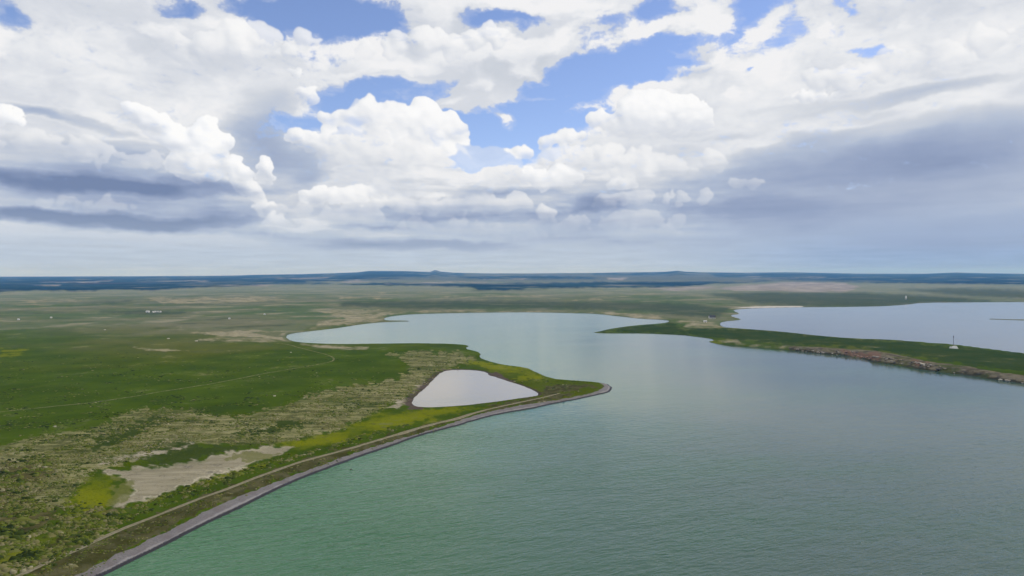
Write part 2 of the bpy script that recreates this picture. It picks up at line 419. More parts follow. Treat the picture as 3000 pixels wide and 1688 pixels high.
def sdf(x, y, poly, aniso=1.0):
    """distance to the outline of a polygon, negative inside"""
    x = x.astype(np.float32); y = y.astype(np.float32)
    out = np.empty(x.shape, np.float32)
    a = poly.astype(np.float32); b = np.roll(a, -1, 0)
    for i in range(0, len(x), 60000):
        X, Y = x[i:i + 60000], y[i:i + 60000]
        best = np.full(X.shape, 1e12, np.float32); ins = np.zeros(X.shape, bool)
        for (x0, y0), (x1, y1) in zip(a, b):
            ex, ey = x1 - x0, y1 - y0
            wx, wy = X - x0, Y - y0
            t = np.clip((wx * ex + wy * ey) / max(ex * ex + ey * ey, 1e-9), 0, 1)
            wx -= t * ex; wy -= t * ey
            np.minimum(best, wx * wx + wy * wy, out=best)
            if y0 != y1:
                c = (y0 > Y) != (y1 > Y)
                ins ^= c & (X < ex * (Y - y0) / (y1 - y0) + x0)
        out[i:i + 60000] = np.sqrt(best) * np.where(ins, -1, 1)
    return out
# the rim of the main lake that is the near embankment / the far right peninsula
rim_bank = chaikin(np.vstack([[[-175, 120], [-158, 175]], world_pts(BANK)]), 1, False)
def line_dist(x, y, line):
    x = x.astype(np.float32); y = y.astype(np.float32)
    best = np.full(x.shape, 1e12, np.float32)
    for (x0, y0), (x1, y1) in zip(line[:-1], line[1:]):
        ex, ey = x1 - x0, y1 - y0
        t = np.clip(((x - x0) * ex + (y - y0) * ey) / max(ex * ex + ey * ey, 1e-9), 0, 1)
        best = np.minimum(best, (x - x0 - t * ex) ** 2 + (y - y0 - t * ey) ** 2)
    return np.sqrt(best)
RIDGE = [(-1500, 812), (-300, 811), (0, 810), (300, 808.5), (600, 808), (760, 805), (900, 803), (1050, 798), (1080, 794.5), (1180, 794.5), (1260, 797), (1275, 791.5), (1290, 796), (1330, 799),
         (1420, 801), (1560, 801), (1760, 799.5), (1950, 796.5), (1985, 793.8), (2010, 797), (2180, 799.5), (2300, 798), (2500, 801.5), (2700, 802), (2800, 799), (3000, 802), (3400, 802), (4500, 806)]
def height(x, y):
    """ground height over the lake level"""
    d = np.hypot(x, y)
    sm, sr, sp_ = sdf(x, y, main_lake), sdf(x, y, right_lake), sdf(x, y, pond_shore)
    jit = fbm(x / 9.0, y / 9.0, 4, .55, 201)
    s1 = sm + jit * np.clip(d / 700, .25, 2.0) * .9
    s2 = sr + jit * np.clip(d / 700, .3, 3.0)
    s3 = sp_ + jit * .9
    s = np.minimum(np.minimum(s1, s2), s3)
    # ordinary low shore
    z = 1.3 * (1 - np.exp(-np.maximum(s, 0) / 5.0)) + 1.2 * sstep(s, 10, 120)
    rise = sstep(s, 2, 60)
    z = z + rise * (fbm(x / 55.0, y / 55.0, 4, .5, 211) * .55 + fbm(x / 14.0, y / 14.0, 3, .5, 221) * .16)
    # the embankment along the near water: sloped gravel face, flat crest, gentle back slope
    db = line_dist(x, y, rim_bank)
    kb = np.exp(-(np.maximum(db - 16, 0) / 22.0) ** 2) * (sm > -1) * sstep(y, 640, 560)
    dam = np.minimum(np.maximum(s1, 0) * .30, 2.6)
    z = lerp(z, np.where(sm < 16, dam, np.maximum(z, 2.6 - (sm - 16) * .05)), np.clip(kb, 0, 1))
    # eroded bluff on the right peninsula
    pen = sstep(x, 175, 330) * sstep(y, 560, 600) * sstep(y, 1050, 950) * (sm > -1) * (sr > -1)
    bluff = sstep(x, 300, 380) * (1 - .55 * sstep(x, 430, 600))
    rag = fbm(x / 7.0, y / 7.0, 4, .6, 231)
    zb = 3.8 * sstep(sm + rag * 3.2 * bluff, 1.0, 9.0 + 7 * (1 - bluff)) * (1 + .10 * rag) * sstep(sr, -2, 130)
    z = lerp(z, zb + .35 * np.clip(s, 0, 2), pen)
    # pond: cut bank on the left and lower edges
    kp = sstep(x, -88, -105) * sstep(sp_, 40, 4) * (sp_ > -2)
    z = z + kp * 1.1 * sstep(s3 + .8 * jit, .6, 2.2) 
    # rolling plain and the far uplands
    z = z + sstep(d, 1500, 4200) * np.maximum(s > 60, 0) * sstep(s, 60, 500) * (3.0 + 4.5 * fbm(x / 700.0, y / 700.0, 4, .5, 241))
    azx = 1500 + FPX * np.tan(np.clip(np.arctan2(x, np.maximum(y, 1)), -1.2, 1.2))
    ry = np.interp(azx, [p[0] for p in RIDGE], [p[1] for p in RIDGE])
    D0, D1 = 5200.0, 16000.0
    ztop = CAM_H - (ry - 799.0) / FPX * D1 * 1.0
    f = sstep(d, D0, D1)
    lump = fbm(x / 1500.0, y / 1500.0, 5, .5, 251)
    z = z + f * np.maximum(ztop - 6, 6) + sstep(d, 5200, 8000) * (1 - sstep(d, 13000, D1) * .85) * lump * 16
    z = np.where(d > D1, z - (d - D1) * .010, z)
    # lake beds
    bed = -np.minimum(.12 * -s + .15, 2.5)
    sb = sdf(x, y, sandbar) if np.any((x > 800) & (y > 1000)) else np.full(x.shape, 99., np.float32)
    z = np.where(s < 0, np.maximum(bed, -2.5), z)
    z = np.where((s2 < 0) & (sb < 2), .5 - .3 * np.maximum(sb, 0), z)
    return np.maximum(z, -2.5)

def smooth_mesh(name, verts, faces, material, parent=None):
    me = bpy.data.meshes.new(name)
    verts = np.asarray(verts, np.float32); faces = np.asarray(faces, np.int32)
    k = faces.shape[1]
    me.vertices.add(len(verts)); me.vertices.foreach_set('co', verts.ravel())
    me.loops.add(faces.size); me.loops.foreach_set('vertex_index', faces.ravel())
    me.polygons.add(len(faces))
    me.polygons.foreach_set('loop_start', np.arange(0, faces.size, k, dtype=np.int32))
    me.update(calc_edges=True)
    me.polygons.foreach_set('use_smooth', np.ones(len(faces), bool))
    me.materials.append(material)
    o = bpy.data.objects.new(name, me)
    COL.objects.link(o)
    if parent: o.parent = parent
    return o
def set_attr(o, name, values):
    at = o.data.attributes.new(name, 'FLOAT', 'POINT')
    at.data.foreach_set('value', np.ascontiguousarray(values, np.float32))

# ------------------------------------------------------------------ ground cover zones and painted cloud shade (outlines read off the photograph, draped on the land)
ZONES = {
 'scrub': (19.8, [[(-900, 1440), (-300, 1390), (-60, 1335), (8, 1311), (43, 1294), (101, 1276), (147, 1276), (233, 1262), (287, 1250), (322, 1232), (349, 1216), (408, 1204), (466, 1199), (555, 1201), (590, 1212), (637, 1218), (679, 1222), (737, 1218), (761, 1206),
      (834, 1189), (893, 1164), (1000, 1133), (1101, 1122), (1163, 1112), (1205, 1088), (1200, 1067), (1171, 1047), (1147, 1037), (1194, 1033), (1272, 1031), (1330, 1032), (1385, 1047), (1400, 1056), (1349, 1072), (1291, 1088), (1268, 1112), (1240, 1138), (1194, 1168),
      (1147, 1183), (1120, 1198), (1000, 1258), (893, 1282), (796, 1303), (660, 1303), (563, 1297), (480, 1315), (400, 1345), (340, 1372), (280, 1376), (250, 1400), (213, 1450), (175, 1480), (150, 1510), (60, 1530), (-60, 1560), (-900, 1700)]]),
 'olive': (30.8, [[(-60, 1390), (30, 1350), (110, 1330), (170, 1370), (130, 1420), (60, 1440), (150, 1480), (165, 1520), (120, 1570), (60, 1640), (-60, 1700)],
               [(60, 1688), (140, 1560), (260, 1500), (360, 1480), (330, 1530), (220, 1600), (120, 1688)]]),
 'lime': (22.0, [[(1000, 1262), (893, 1288), (796, 1308), (760, 1320), (854, 1312), (835, 1330), (776, 1350), (699, 1376), (620, 1402), (560, 1424), (470, 1455), (440, 1462), (430, 1472), (540, 1436), (640, 1402), (735, 1372), (800, 1352), (900, 1322), (1000, 1296), (1120, 1262),
               (1220, 1236), (1330, 1212), (1420, 1192), (1300, 1198), (1200, 1200), (1120, 1202)],
              [(250, 1402), (330, 1386), (350, 1400), (325, 1430), (335, 1458), (310, 1488), (290, 1520), (230, 1535), (190, 1500), (222, 1450)],
              [(1369, 1063), (1427, 1060), (1543, 1082), (1582, 1102), (1536, 1117), (1466, 1098), (1408, 1079)], [(0, 1022), (70, 1025), (60, 1040), (0, 1044)],
              [(2098, 1000), (2125, 1002), (2130, 1008), (2105, 1008)],
              [(0, 1600), (90, 1570), (200, 1545), (260, 1550), (150, 1600), (60, 1640), (0, 1660)]]),
 'mud': (15, [[(272, 1377), (330, 1374), (369, 1377), (408, 1366), (466, 1366), (563, 1353), (660, 1327), (776, 1307), (854, 1310), (838, 1324), (776, 1346), (699, 1373), (575, 1408), (524, 1431), (446, 1458), (369, 1481), (326, 1489), (342, 1474), (388, 1439), (369, 1408), (342, 1392)]]),
 'film': (22, [[(670, 1345), (690, 1330), (780, 1326), (800, 1340), (740, 1352)], [(320, 1470), (345, 1400), (385, 1412), (400, 1440), (370, 1465), (330, 1480)]]),
 'deep': (22.0, [[(408, 1340), (470, 1300), (530, 1290), (600, 1305), (680, 1308), (790, 1305), (700, 1322), (640, 1335), (560, 1350), (470, 1360)], [(680, 1280), (780, 1268), (860, 1258), (900, 1240), (840, 1236), (740, 1262)],
               [(-60, 1545), (0, 1545), (120, 1560), (60, 1600), (-60, 1620)], [(360, 1250), (450, 1215), (500, 1225), (430, 1260), (350, 1300), (260, 1320), (280, 1290)]]),
 'pale': (20, [[(1147, 1190), (1160, 1172), (1205, 1150), (1235, 1128), (1246, 1132), (1215, 1160), (1196, 1185), (1170, 1196)], [(1575, 1178), (1600, 1181), (1600, 1186), (1580, 1184)],
              [(440, 1318), (520, 1306), (560, 1300), (540, 1316), (470, 1330), (400, 1340), (330, 1358), (285, 1362), (310, 1345)]]),
 'soil': (12, [[(1190, 1196), (1200, 1172), (1222, 1152), (1248, 1134), (1275, 1106), (1295, 1086), (1303, 1090), (1280, 1110), (1255, 1140), (1228, 1162), (1210, 1182), (1236, 1196), (1230, 1202)], [(1428, 1093), (1460, 1090), (1475, 1108), (1500, 1118), (1480, 1122), (1440, 1108)]]),
 'verge': (19.8, [[(58, 1700), (248, 1600), (427, 1522), (582, 1460), (738, 1402), (893, 1347), (1000, 1318), (1116, 1284), (1194, 1262), (1310, 1232), (1427, 1198), (1543, 1172), (1660, 1150), (1720, 1146), (1621, 1172), (1543, 1184), (1388, 1215), (1217, 1272), (1078, 1314), (932, 1365), (757, 1431), (582, 1504), (373, 1609), (217, 1700)],
               [(1430, 1192), (1580, 1170), (1700, 1140), (1760, 1132), (1660, 1128), (1600, 1130), (1580, 1160), (1500, 1178)]]),
 'dry': (16, [[(-900, 1000), (-200, 990), (0, 972), (200, 955), (400, 950), (560, 965), (700, 985), (850, 999), (900, 960), (1120, 930), (1300, 912), (1700, 912), (1900, 925), (2000, 935), (2110, 955), (2130, 915), (2220, 897), (3300, 880), (3900, 842), (3900, 780), (-900, 780), (-900, 846)]]),
 'straw': (11.0, [[(555, 975), (640, 968), (720, 966), (810, 968), (845, 976), (833, 990), (845, 1000), (700, 996), (590, 995), (640, 985)], [(580, 994), (840, 998), (845, 1003), (700, 1000), (590, 998)], [(490, 952), (560, 955), (550, 960), (495, 958)],
               [(925, 913), (1000, 906), (1110, 905), (1200, 914), (1150, 924), (1120, 931), (1128, 941), (1058, 949), (980, 955), (905, 968), (930, 945), (1000, 930)], [(1150, 914), (1330, 910), (1580, 910), (1740, 914), (1745, 919), (1582, 914.6), (1330, 916.5)],
               [(1740, 914), (1800, 912), (1880, 922), (1970, 934), (1950, 937), (1870, 934), (1815, 926)], [(1965, 940), (2010, 936), (2070, 944), (2112, 950), (2120, 960), (2050, 962), (2000, 958), (2010, 948)], [(850, 1002), (960, 1012), (1080, 1016), (1080, 1030), (1020, 1028), (900, 1014)],
               [(2140, 905), (2180, 896), (2260, 893), (2300, 897), (2206, 902.5), (2155, 907)], [(1110, 858), (1290, 854), (1290, 858), (1120, 862)], [(1225, 868), (1600, 865), (1600, 869), (1300, 872)], [(980, 868), (1150, 872), (1150, 877), (1000, 876)], [(1640, 878), (1760, 874), (1770, 880), (1660, 884)],
               [(60, 880), (250, 875), (260, 882), (80, 890)], [(420, 872), (800, 868), (860, 878), (700, 890), (480, 890)], [(2085, 996), (2130, 994), (2180, 1004), (2120, 1008)], [(2150, 1008), (2330, 1015), (2400, 1030), (2300, 1024), (2190, 1014)],
               [(395, 1018), (470, 1022), (560, 1026), (500, 1032), (420, 1028)]]),
 'beach': (2.5, [[(2140, 903.5), (2200, 898.5), (2300, 896.5), (2360, 897), (2349, 899.6), (2206, 902.4)]]),
 'rock': (6, [[(2310, 1014), (2408, 1018), (2500, 1024), (2543, 1026), (2613, 1036), (2660, 1047), (2738, 1062), (2827, 1072), (2932, 1092), (3050, 1104), (3050, 1135), (2912, 1113), (2776, 1093), (2699, 1084), (2621, 1069), (2551, 1061), (2516, 1047), (2388, 1036), (2310, 1026)]]),
 'rust': (15.4, [[(2470, 1028), (2520, 1028), (2580, 1038), (2570, 1054), (2520, 1046), (2480, 1040)], [(2680, 1056), (2715, 1060), (2710, 1070), (2680, 1066)]]),
 'green': (26.4, [[(1740, 973), (1850, 955), (1960, 947), (2010, 960), (2140, 962), (2300, 972), (2500, 992), (2700, 1004), (3050, 1040), (3050, 1096), (2830, 1066), (2660, 1040), (2540, 1020), (2330, 1010), (2140, 995), (2000, 978)]]),
 'cloud_shade': (11.0, [[(-900, 770), (760, 770), (900, 770), (1360, 770), (1360, 808), (1180, 815), (1040, 822), (900, 826), (1000, 832), (820, 833), (700, 839), (560, 842), (450, 851), (330, 848), (250, 853), (100, 851), (0, 856), (-900, 858)],
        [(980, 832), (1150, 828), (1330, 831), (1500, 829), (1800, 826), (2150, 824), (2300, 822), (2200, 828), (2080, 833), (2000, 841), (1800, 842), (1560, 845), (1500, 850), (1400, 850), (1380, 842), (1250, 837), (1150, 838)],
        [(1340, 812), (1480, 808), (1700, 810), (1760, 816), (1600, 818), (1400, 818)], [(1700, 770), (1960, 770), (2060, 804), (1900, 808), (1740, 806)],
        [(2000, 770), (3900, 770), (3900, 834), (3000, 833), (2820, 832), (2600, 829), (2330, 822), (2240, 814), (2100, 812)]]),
 'dune': (8.8, [[(2090, 846), (2150, 838), (2300, 826), (2480, 828), (2520, 842), (2480, 856), (2330, 855), (2150, 852)], [(1900, 846), (2080, 838), (2120, 844), (1980, 852)], [(1780, 815), (1840, 813), (1825, 822), (1780, 820)], [(1000, 826), (1045, 820), (1085, 826), (1020, 829)], [(1130, 832), (1200, 829), (1330, 825), (1300, 830)], [(1420, 819), (1540, 817), (1530, 820)], [(100, 836), (180, 834), (170, 838)], [(400, 823), (620, 821), (600, 825)], [(640, 837), (800, 834), (780, 839)], [(1280, 827), (1430, 826), (1420, 829)], [(100, 827), (300, 825), (280, 829)], [(700, 816), (960, 814), (940, 818)], [(2200, 815), (2420, 813), (2400, 816)], [(280, 824), (330, 821), (320, 825)]]),
 'dark': (17.6, [[(2080, 862), (2250, 856), (2520, 858), (2760, 868), (2900, 880), (2893, 885), (2699, 887), (2598, 897), (2349, 897), (2220, 890)], [(1000, 884), (1400, 880), (1990, 888), (2140, 905), (2100, 930), (1990, 925), (1900, 912), (1600, 905), (1200, 905), (1000, 896)], [(1390, 850), (1500, 846), (1600, 847), (1540, 851)],
                  [(300, 915), (430, 908), (560, 916), (440, 924)], [(250, 886), (380, 882), (350, 890)], [(2640, 848), (2900, 845), (3050, 856), (3050, 876), (2800, 866)]]),
}
def zone_masks(x, y, z):
    u, v = to_photo(x, y, z)
    ok = (y > 30) & (u > -1000) & (u < 4000)
    res = {}
    for k, (soft, polys) in ZONES.items():
        m = np.zeros(len(x), np.float32)
        for p in polys:
            a = np.array(p, float)
            s = ok & (u > a[:, 0].min() - 30) & (u < a[:, 0].max() + 30) & (v > a[:, 1].min() - 20) & (v < a[:, 1].max() + 20)
            if s.any():
                # photograph rows shrink with distance, so weigh them accordingly
                d = sdf(u[s] * .45, v[s], a * (.45, 1.0))
                d = d + fbm(u[s] / 34, v[s] / 15, 4, .6, 501) * soft * (.25 if k in ('beach', 'rock', 'cloud_shade', 'dune', 'dark', 'dry') else .5 if k in ('straw', 'green') else .85)      # ragged outline
                m[s] = np.maximum(m[s], np.clip(.5 - d / soft, 0, 1))
        res[k] = m
    return res
ZN = ['rim', 'scrub', 'olive', 'lime', 'mud', 'film', 'deep', 'pale', 'soil', 'verge', 'dry', 'straw', 'beach', 'rock', 'rust', 'green', 'cloud_shade', 'dune', 'dark']

# ------------------------------------------------------------------ materials of the land
def material(name):
    mt = bpy.data.materials.new(name); mt.use_nodes = True
    mt.node_tree.nodes.clear()
    return mt, Nodes(mt.node_tree)
def finish(N, color, rough=0.9, bump=None, spec=0.2, **kw):
    b = N.new('ShaderNodeBsdfPrincipled')
    N.put(b.inputs['Base Color'], color); N.put(b.inputs['Roughness'], rough)
    N.put(b.inputs['Specular IOR Level'], spec)
    for k, v in kw.items(): N.put(b.inputs[k], v)
    if bump is not None: N.t.links.new(bump, b.inputs['Normal'])
    o = N.new('ShaderNodeOutputMaterial')
    N.t.links.new(b.outputs[0], o.inputs['Surface'])
    return b
def bump_of(N, h, dist, strength=1.0):
    b = N.new('ShaderNodeBump')
    N.put(b.inputs['Height'], h); b.inputs['Distance'].default_value = dist; b.inputs['Strength'].default_value = strength
    return b.outputs[0]
land, N = material('land')
pos = N.new('ShaderNodeNewGeometry').outputs['Position']
nf = N.noise(pos, 0.9, 4, .6)              # metre
nm = N.noise(pos, 0.13, 5, .6)             # 8 m
nl = N.noise(pos, 0.022, 5, .55)           # 45 m
n3 = N.noise(pos, 0.0075, 5, .6)           # 130 m
nx = N.noise(pos, 0.0028, 5, .55)          # 350 m
nh = N.noise(pos, 0.0011, 4, .5)           # 900 m
def zone(name, spread=.7, src=None, lo=.36, hi=.64):
    a = N.attr(name)
    return N.step(N.mad(N.sub(src or nm, .5), spread * 1.6, a), lo, hi)
c = N.mix(N.step(nl, .35, .68), (.036, .061, .002), (.053, .084, .003))                      # meadow
c = N.mix(N.mul(N.step(nx, .46, .68), .85), c, (.078, .084, .002))
c = N.mix(N.step(n3, .52, .72, 0, .5), c, (.024, .042, .003))
c = N.mix(N.step(n3, .46, .30, 0, .5), c, (.066, .088, .014))
c = N.mix(N.mul(N.step(nm, .55, .75), .45), c, (.016, .027, .004))
c = N.mix(N.mul(N.step(nf, .62, .75), .4), c, (.085, .095, .035))
c = N.mix(N.step(nf, .42, .22, 0, .5), c, (.012, .020, .004))
dry = N.mix(N.step(nx, .40, .60), (.074, .106, .042), (.132, .132, .076))
dry = N.mix(N.step(n3, .52, .66, 0, .75), dry, (.25, .225, .155))
dry = N.mix(N.step(n3, .46, .30, 0, .7), dry, (.050, .066, .032))
dry = N.mix(N.step(nh, .5, .68, 0, .7), dry, (.060, .080, .036))
dry = N.mix(N.step(nl, .60, .72, 0, .5), dry, (.20, .18, .12))
dry = N.mix(N.step(nl, .42, .30, 0, .45), dry, (.045, .055, .028))
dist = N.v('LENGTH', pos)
dry = N.mix(N.step(N.mad(N.sub(nx, .5), 2600, dist), 2000, 4000, 0, .6), dry, N.mix(n3, (.135, .165, .115), (.235, .235, .175)))     # paler steppe further out
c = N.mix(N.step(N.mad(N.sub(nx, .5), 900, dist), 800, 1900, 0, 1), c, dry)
dry = N.mix(N.step(dist, 5600, 8200, 0, .72), dry, N.mix(n3, (.030, .044, .044), (.075, .085, .075)))      # steppe darkened far out, standing in for bluer haze
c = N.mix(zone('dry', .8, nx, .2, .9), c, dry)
c = N.mix(zone('green', .5), c, N.mix(N.step(nl, .3, .7), (.022, .042, .007), (.036, .052, .010)))
c = N.mix(N.mul(zone('dark', .9, n3, .1, .9), .8), c, N.mix(n3, (.026, .044, .024), (.056, .072, .038)))
shd = N.mix(N.step(nh, .40, .62), (.004, .020, .030), (.012, .038, .046))  # cloud shadow over the far plain and hills, painted dark blue-green
shd = N.mix(N.step(N.add(N.mul(nx, .6), N.mul(nh, .4)), .53, .60, 0, .85), shd, (.155, .155, .125))
c = N.mix(zone('cloud_shade', .8, nx, .25, .75), c, shd)
st = N.mix(N.step(nm, .3, .7), (.20, .175, .105), (.33, .29, .20))
st = N.mix(N.step(nl, .48, .60, 0, .85), st, (.080, .095, .035))
c = N.mix(N.mul(zone('straw', 1.9, N.mad(nl, .4, N.mul(n3, .6)), .35, 1.0), .85), c, st)
c = N.mix(N.mul(zone('dune', 1.4, N.mad(nx, .5, N.mul(n3, .5)), .25, .95), .9), c, N.mix(N.step(n3, .4, .6), (.19, .165, .155), (.30, .27, .24)))
c = N.mix(zone('beach', .2), c, (.42, .40, .36))
c = N.mix(zone('verge', .4), c, N.mix(N.step(nm, .35, .7), (.040, .040, .010), (.082, .076, .034)))
ps = N.v('MULTIPLY', pos, (.030, .20, .2))
ns = N.noise(ps, 1.0, 5, .62, dist=.6)         # old strandlines running along the shore
sc = N.mix(N.step(N.mad(nm, .4, N.mul(ns, .6)), .36, .62), (.034, .044, .005), (.205, .195, .082))
sc = N.mix(N.step(nf, .54, .74, 0, .65), sc, (.27, .25, .15))
sc = N.mix(N.step(nf, .44, .30, 0, .8), sc, (.022, .026, .008))
sc = N.mix(N.step(nl, .50, .64, 0, .75), sc, (.046, .064, .008))
sc = N.mix(N.step(ns, .56, .66, 0, .6), sc, (.22, .205, .125))
c = N.mix(zone('scrub', .9), c, sc)
ol = N.mix(N.step(nm, .3, .7), (.030, .028, .007), (.100, .090, .034))
c = N.mix(zone('olive', 1.0, nl, .25, .8), c, ol)
c = N.mix(zone('deep', .8), c, N.mix(nm, (.020, .036, .004), (.050, .066, .010)))
li = N.mix(N.step(nl, .3, .62), (.056, .084, .004), (.142, .152, .003))
li = N.mix(N.step(nm, .52, .7, 0, .5), li, (.038, .056, .007))
li = N.mix(N.step(nf, .48, .28, 0, .6), li, (.040, .058, .006))
c = N.mix(N.mul(zone('lime', 1.8, N.mad(nm, .4, N.mul(nl, .6)), .22, .85), .85), c, li)
pa = N.mix(N.step(nm, .3, .7), (.19, .165, .115), (.36, .32, .24))
pa = N.mix(N.step(nf, .5, .3, 0, .6), pa, (.07, .07, .025))
c = N.mix(N.mul(zone('pale', 1.3, None, .4, .9), .9), c, pa)
mu = N.mix(N.step(N.mad(nl, .5, N.mul(ns, .5)), .38, .62), (.190, .168, .112), (.290, .258, .182))
mu = N.mix(N.step(nm, .60, .72, 0, .5), mu, (.17, .155, .13))
edge = N.attr('mud')
mu = N.mix(N.mul(N.step(N.m('ABSOLUTE', N.sub(edge, .66)), .26, .05, 0, .75), N.step(n3, .46, .58)), mu, (.40, .36, .27))
mu = N.mix(N.step(N.mad(nf, .5, N.mul(nm, .5)), .55, .62, 0, .6), mu, (.095, .085, .065))
c = N.mix(N.mul(zone('mud', 1.6, N.mad(nm, .4, N.mul(nl, .6)), .16, .92), .95), c, mu)
c = N.mix(N.mul(zone('film', .5), .75), c, (.110, .115, .030))
c = N.mix(N.mul(zone('rim', 1.0, None, .3, .7), .9), c, N.mix(nm, (.030, .022, .017), (.085, .068, .050)))
c = N.mix(zone('soil', .7), c, N.mix(nm, (.040, .028, .022), (.11, .085, .065)))
ro = N.mix(N.step(nm, .30, .66), (.046, .039, .025), (.150, .132, .090))
ro = N.mix(N.step(nf, .45, .3, 0, .8), ro, (.030, .026, .020))
zr = N.sep(pos)[2]
ro = N.mix(N.step(N.mad(N.sub(nm, .5), 5.0, zr), 2.6, .9, 0, .85), ro, (.022, .024, .012))
ro = N.mix(N.step(nl, .54, .62, 0, .8), ro, (.050, .062, .016))
ro = N.mix(zone('rust', .6), ro, N.mix(nm, (.085, .050, .034), (.165, .110, .076)))
c = N.mix(zone('rock', .55), c, ro)
# wet rim at the water
zz = N.sep(pos)[2]
c = N.mix(N.step(zz, .30, .02, 0, .8), c, (.040, .036, .030))
hgt = N.add(N.mul(nf, .7), N.mul(nm, 1.6))
finish(N, c, .95, bump_of(N, hgt, .9, .8), 0.0)

# ------------------------------------------------------------------ the ground, one sheet out to the hills
near_r = np.array([0.0, 40.0, 90.0, 130.0, 160.0, 185.0])
rows_y = np.concatenate([np.arange(1765, 960, -1.75), np.arange(960, 806.5, -0.85)])
_, far_r = on_plane(np.full(len(rows_y), 1500.0), rows_y)
far_r = far_r[far_r < 15000]
rad_ = np.concatenate([near_r, far_r, [15000, 15400, 15800, 16000, 16300, 17000, 19000, 22000]])
rad_ = np.unique(rad_)
ang = np.radians(np.concatenate([np.arange(-180, -46, 2.0), np.arange(-46, 46, 0.095), np.arange(46, 180, 2.0)]))
R_, T_ = np.meshgrid(rad_[1:], ang, indexing='ij')
gx_, gy_ = (R_ * np.sin(T_)).ravel(), (R_ * np.cos(T_)).ravel()
gz_ = height(gx_, gy_)
nr, na = len(rad_) - 1, len(ang)
idx = np.arange(nr * na).reshape(nr, na)
nxt = np.roll(idx, -1, 1)
quads = np.stack([idx[:-1], idx[1:], nxt[1:], nxt[:-1]], -1).reshape(-1, 4)[:, ::-1]
ground = smooth_mesh('ground', np.stack([gx_, gy_, gz_], 1), quads, land)
ground['kind'] = 'structure'
zm = zone_masks(gx_, gy_, gz_)
pd = sdf(gx_, gy_, pond_shore)
zm['rim'] = np.clip(1 - (pd - 1.5) / np.where(gx_ < -75, 9.0, 4.5), 0, 1) * (pd > -6) * np.where((gx_ < -60) | (gy_ < 545), 1.0, .8)
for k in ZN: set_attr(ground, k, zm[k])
print('ground', len(gx_), 'verts')

def ground_at(px, py):
    """the spot on the land seen at a point of the photograph"""
    px = np.atleast_1d(np.asarray(px, float)); py = np.atleast_1d(np.asarray(py, float))
    z = np.full(px.shape, 1.5)
    for _ in range(8):
        x, y = on_plane(px, py, z)
        z = .5 * z + .5 * np.maximum(height(x, y), 0)
    z = np.maximum(height(x, y), 0)
    return x, y, z

# ------------------------------------------------------------------ water
def water_material(name, body, silt, rough, wave, sheen):
    mt, N = material(name)
    pos = N.new('ShaderNodeNewGeometry').outputs['Position']
    x, y, z = N.sep(pos)
    # wind waves: crests run across the wind, at three sizes, with calmer and rougher patches
    ca, sa = math.cos(math.radians(22)), math.sin(math.radians(22))
    u = N.add(N.mul(x, ca), N.mul(y, sa)); v = N.sub(N.mul(y, ca), N.mul(x, sa))
    wv = N.xyz(N.mul(u, .36), v, 0.0)
    w1 = N.noise(wv, .34, 3, .55, dist=.5)
    w2 = N.noise(N.xyz(N.mul(u, .5), v, 4.0), .80, 3, .6, dist=.3)
    w3 = N.noise(N.xyz(N.mul(u, .5), v, 8.0), .10, 3, .5)
    gust = N.noise(N.xyz(N.mul(u, .6), v, 2.0), .011, 4, .55)
    gust2 = N.noise(N.xyz(u, v, 6.0), .0035, 4, .5)
    h = N.mad(w1, 1.0, N.mad(w2, .42, N.mul(w3, 1.2)))
    h = N.mul(h, N.step(gust, .30, .70, .6, 1.25))
    h = N.mul(h, N.step(y, 560, 230, .26, 2.5))          # the far bays lie sheltered, the open water is rougher
    off = N.step(N.mad(N.sub(gust2, .5), 160.0, N.sub(x, N.mul(y, .22))), -190, 60)      # clouded green along the embankment, clearer and greyer offshore
    col = N.mix(off, body, silt)
    col = N.mix(N.step(gust, .42, .70, 0, .35), col, (body[0] * .7, body[1] * .82, body[2] * .8))
    b = finish(N, col, rough, bump_of(N, h, wave), 0.5 * sheen)
    b.inputs['IOR'].default_value = 1.333
    return mt
def sheet(name, outline, z, material, margin_pts=None):
    bm = bmesh.new()
    bm.faces.new([bm.verts.new((float(p[0]), float(p[1]), z)) for p in outline])
    bmesh.ops.triangulate(bm, faces=bm.faces[:])
    bmesh.ops.recalc_face_normals(bm, faces=bm.faces[:])
    if bm.faces[0].normal.z < 0: bmesh.ops.reverse_faces(bm, faces=bm.faces[:])
    me = bpy.data.meshes.new(name); bm.to_mesh(me); bm.free()
    me.materials.append(material)
    o = bpy.data.objects.new(name, me); COL.objects.link(o)
    o['kind'] = 'structure'
    return o
lake_mat = water_material('lake_water', (.032, .120, .040), (.034, .071, .056), .07, .34, 1.0)
pond_mat = water_material('pond_water', (.262, .240, .200), (.29, .265, .218), .14, .40, 1.0)
far_mat = water_material('far_lake_water', (.110, .128, .120), (.13, .145, .135), .08, .26, 1.0)
sheet('lake_water', [(-500, -750), (1000, -750), (1000, 200), (640, 500), (640, 640), (500, 800), (430, 1800), (-600, 1850), (-600, 500)], 0.0, lake_mat)
sheet('pond_water', [(-125, 455), (-60, 497), (10, 527), (32, 545), (30, 620), (-20, 740), (-125, 720)], 0.12, pond_mat)
sheet('lake_water', [(395, 1050), (640, 800), (1100, 560), (3800, 1500), (3800, 2450), (560, 2450), (395, 1500)], 0.06, far_mat)
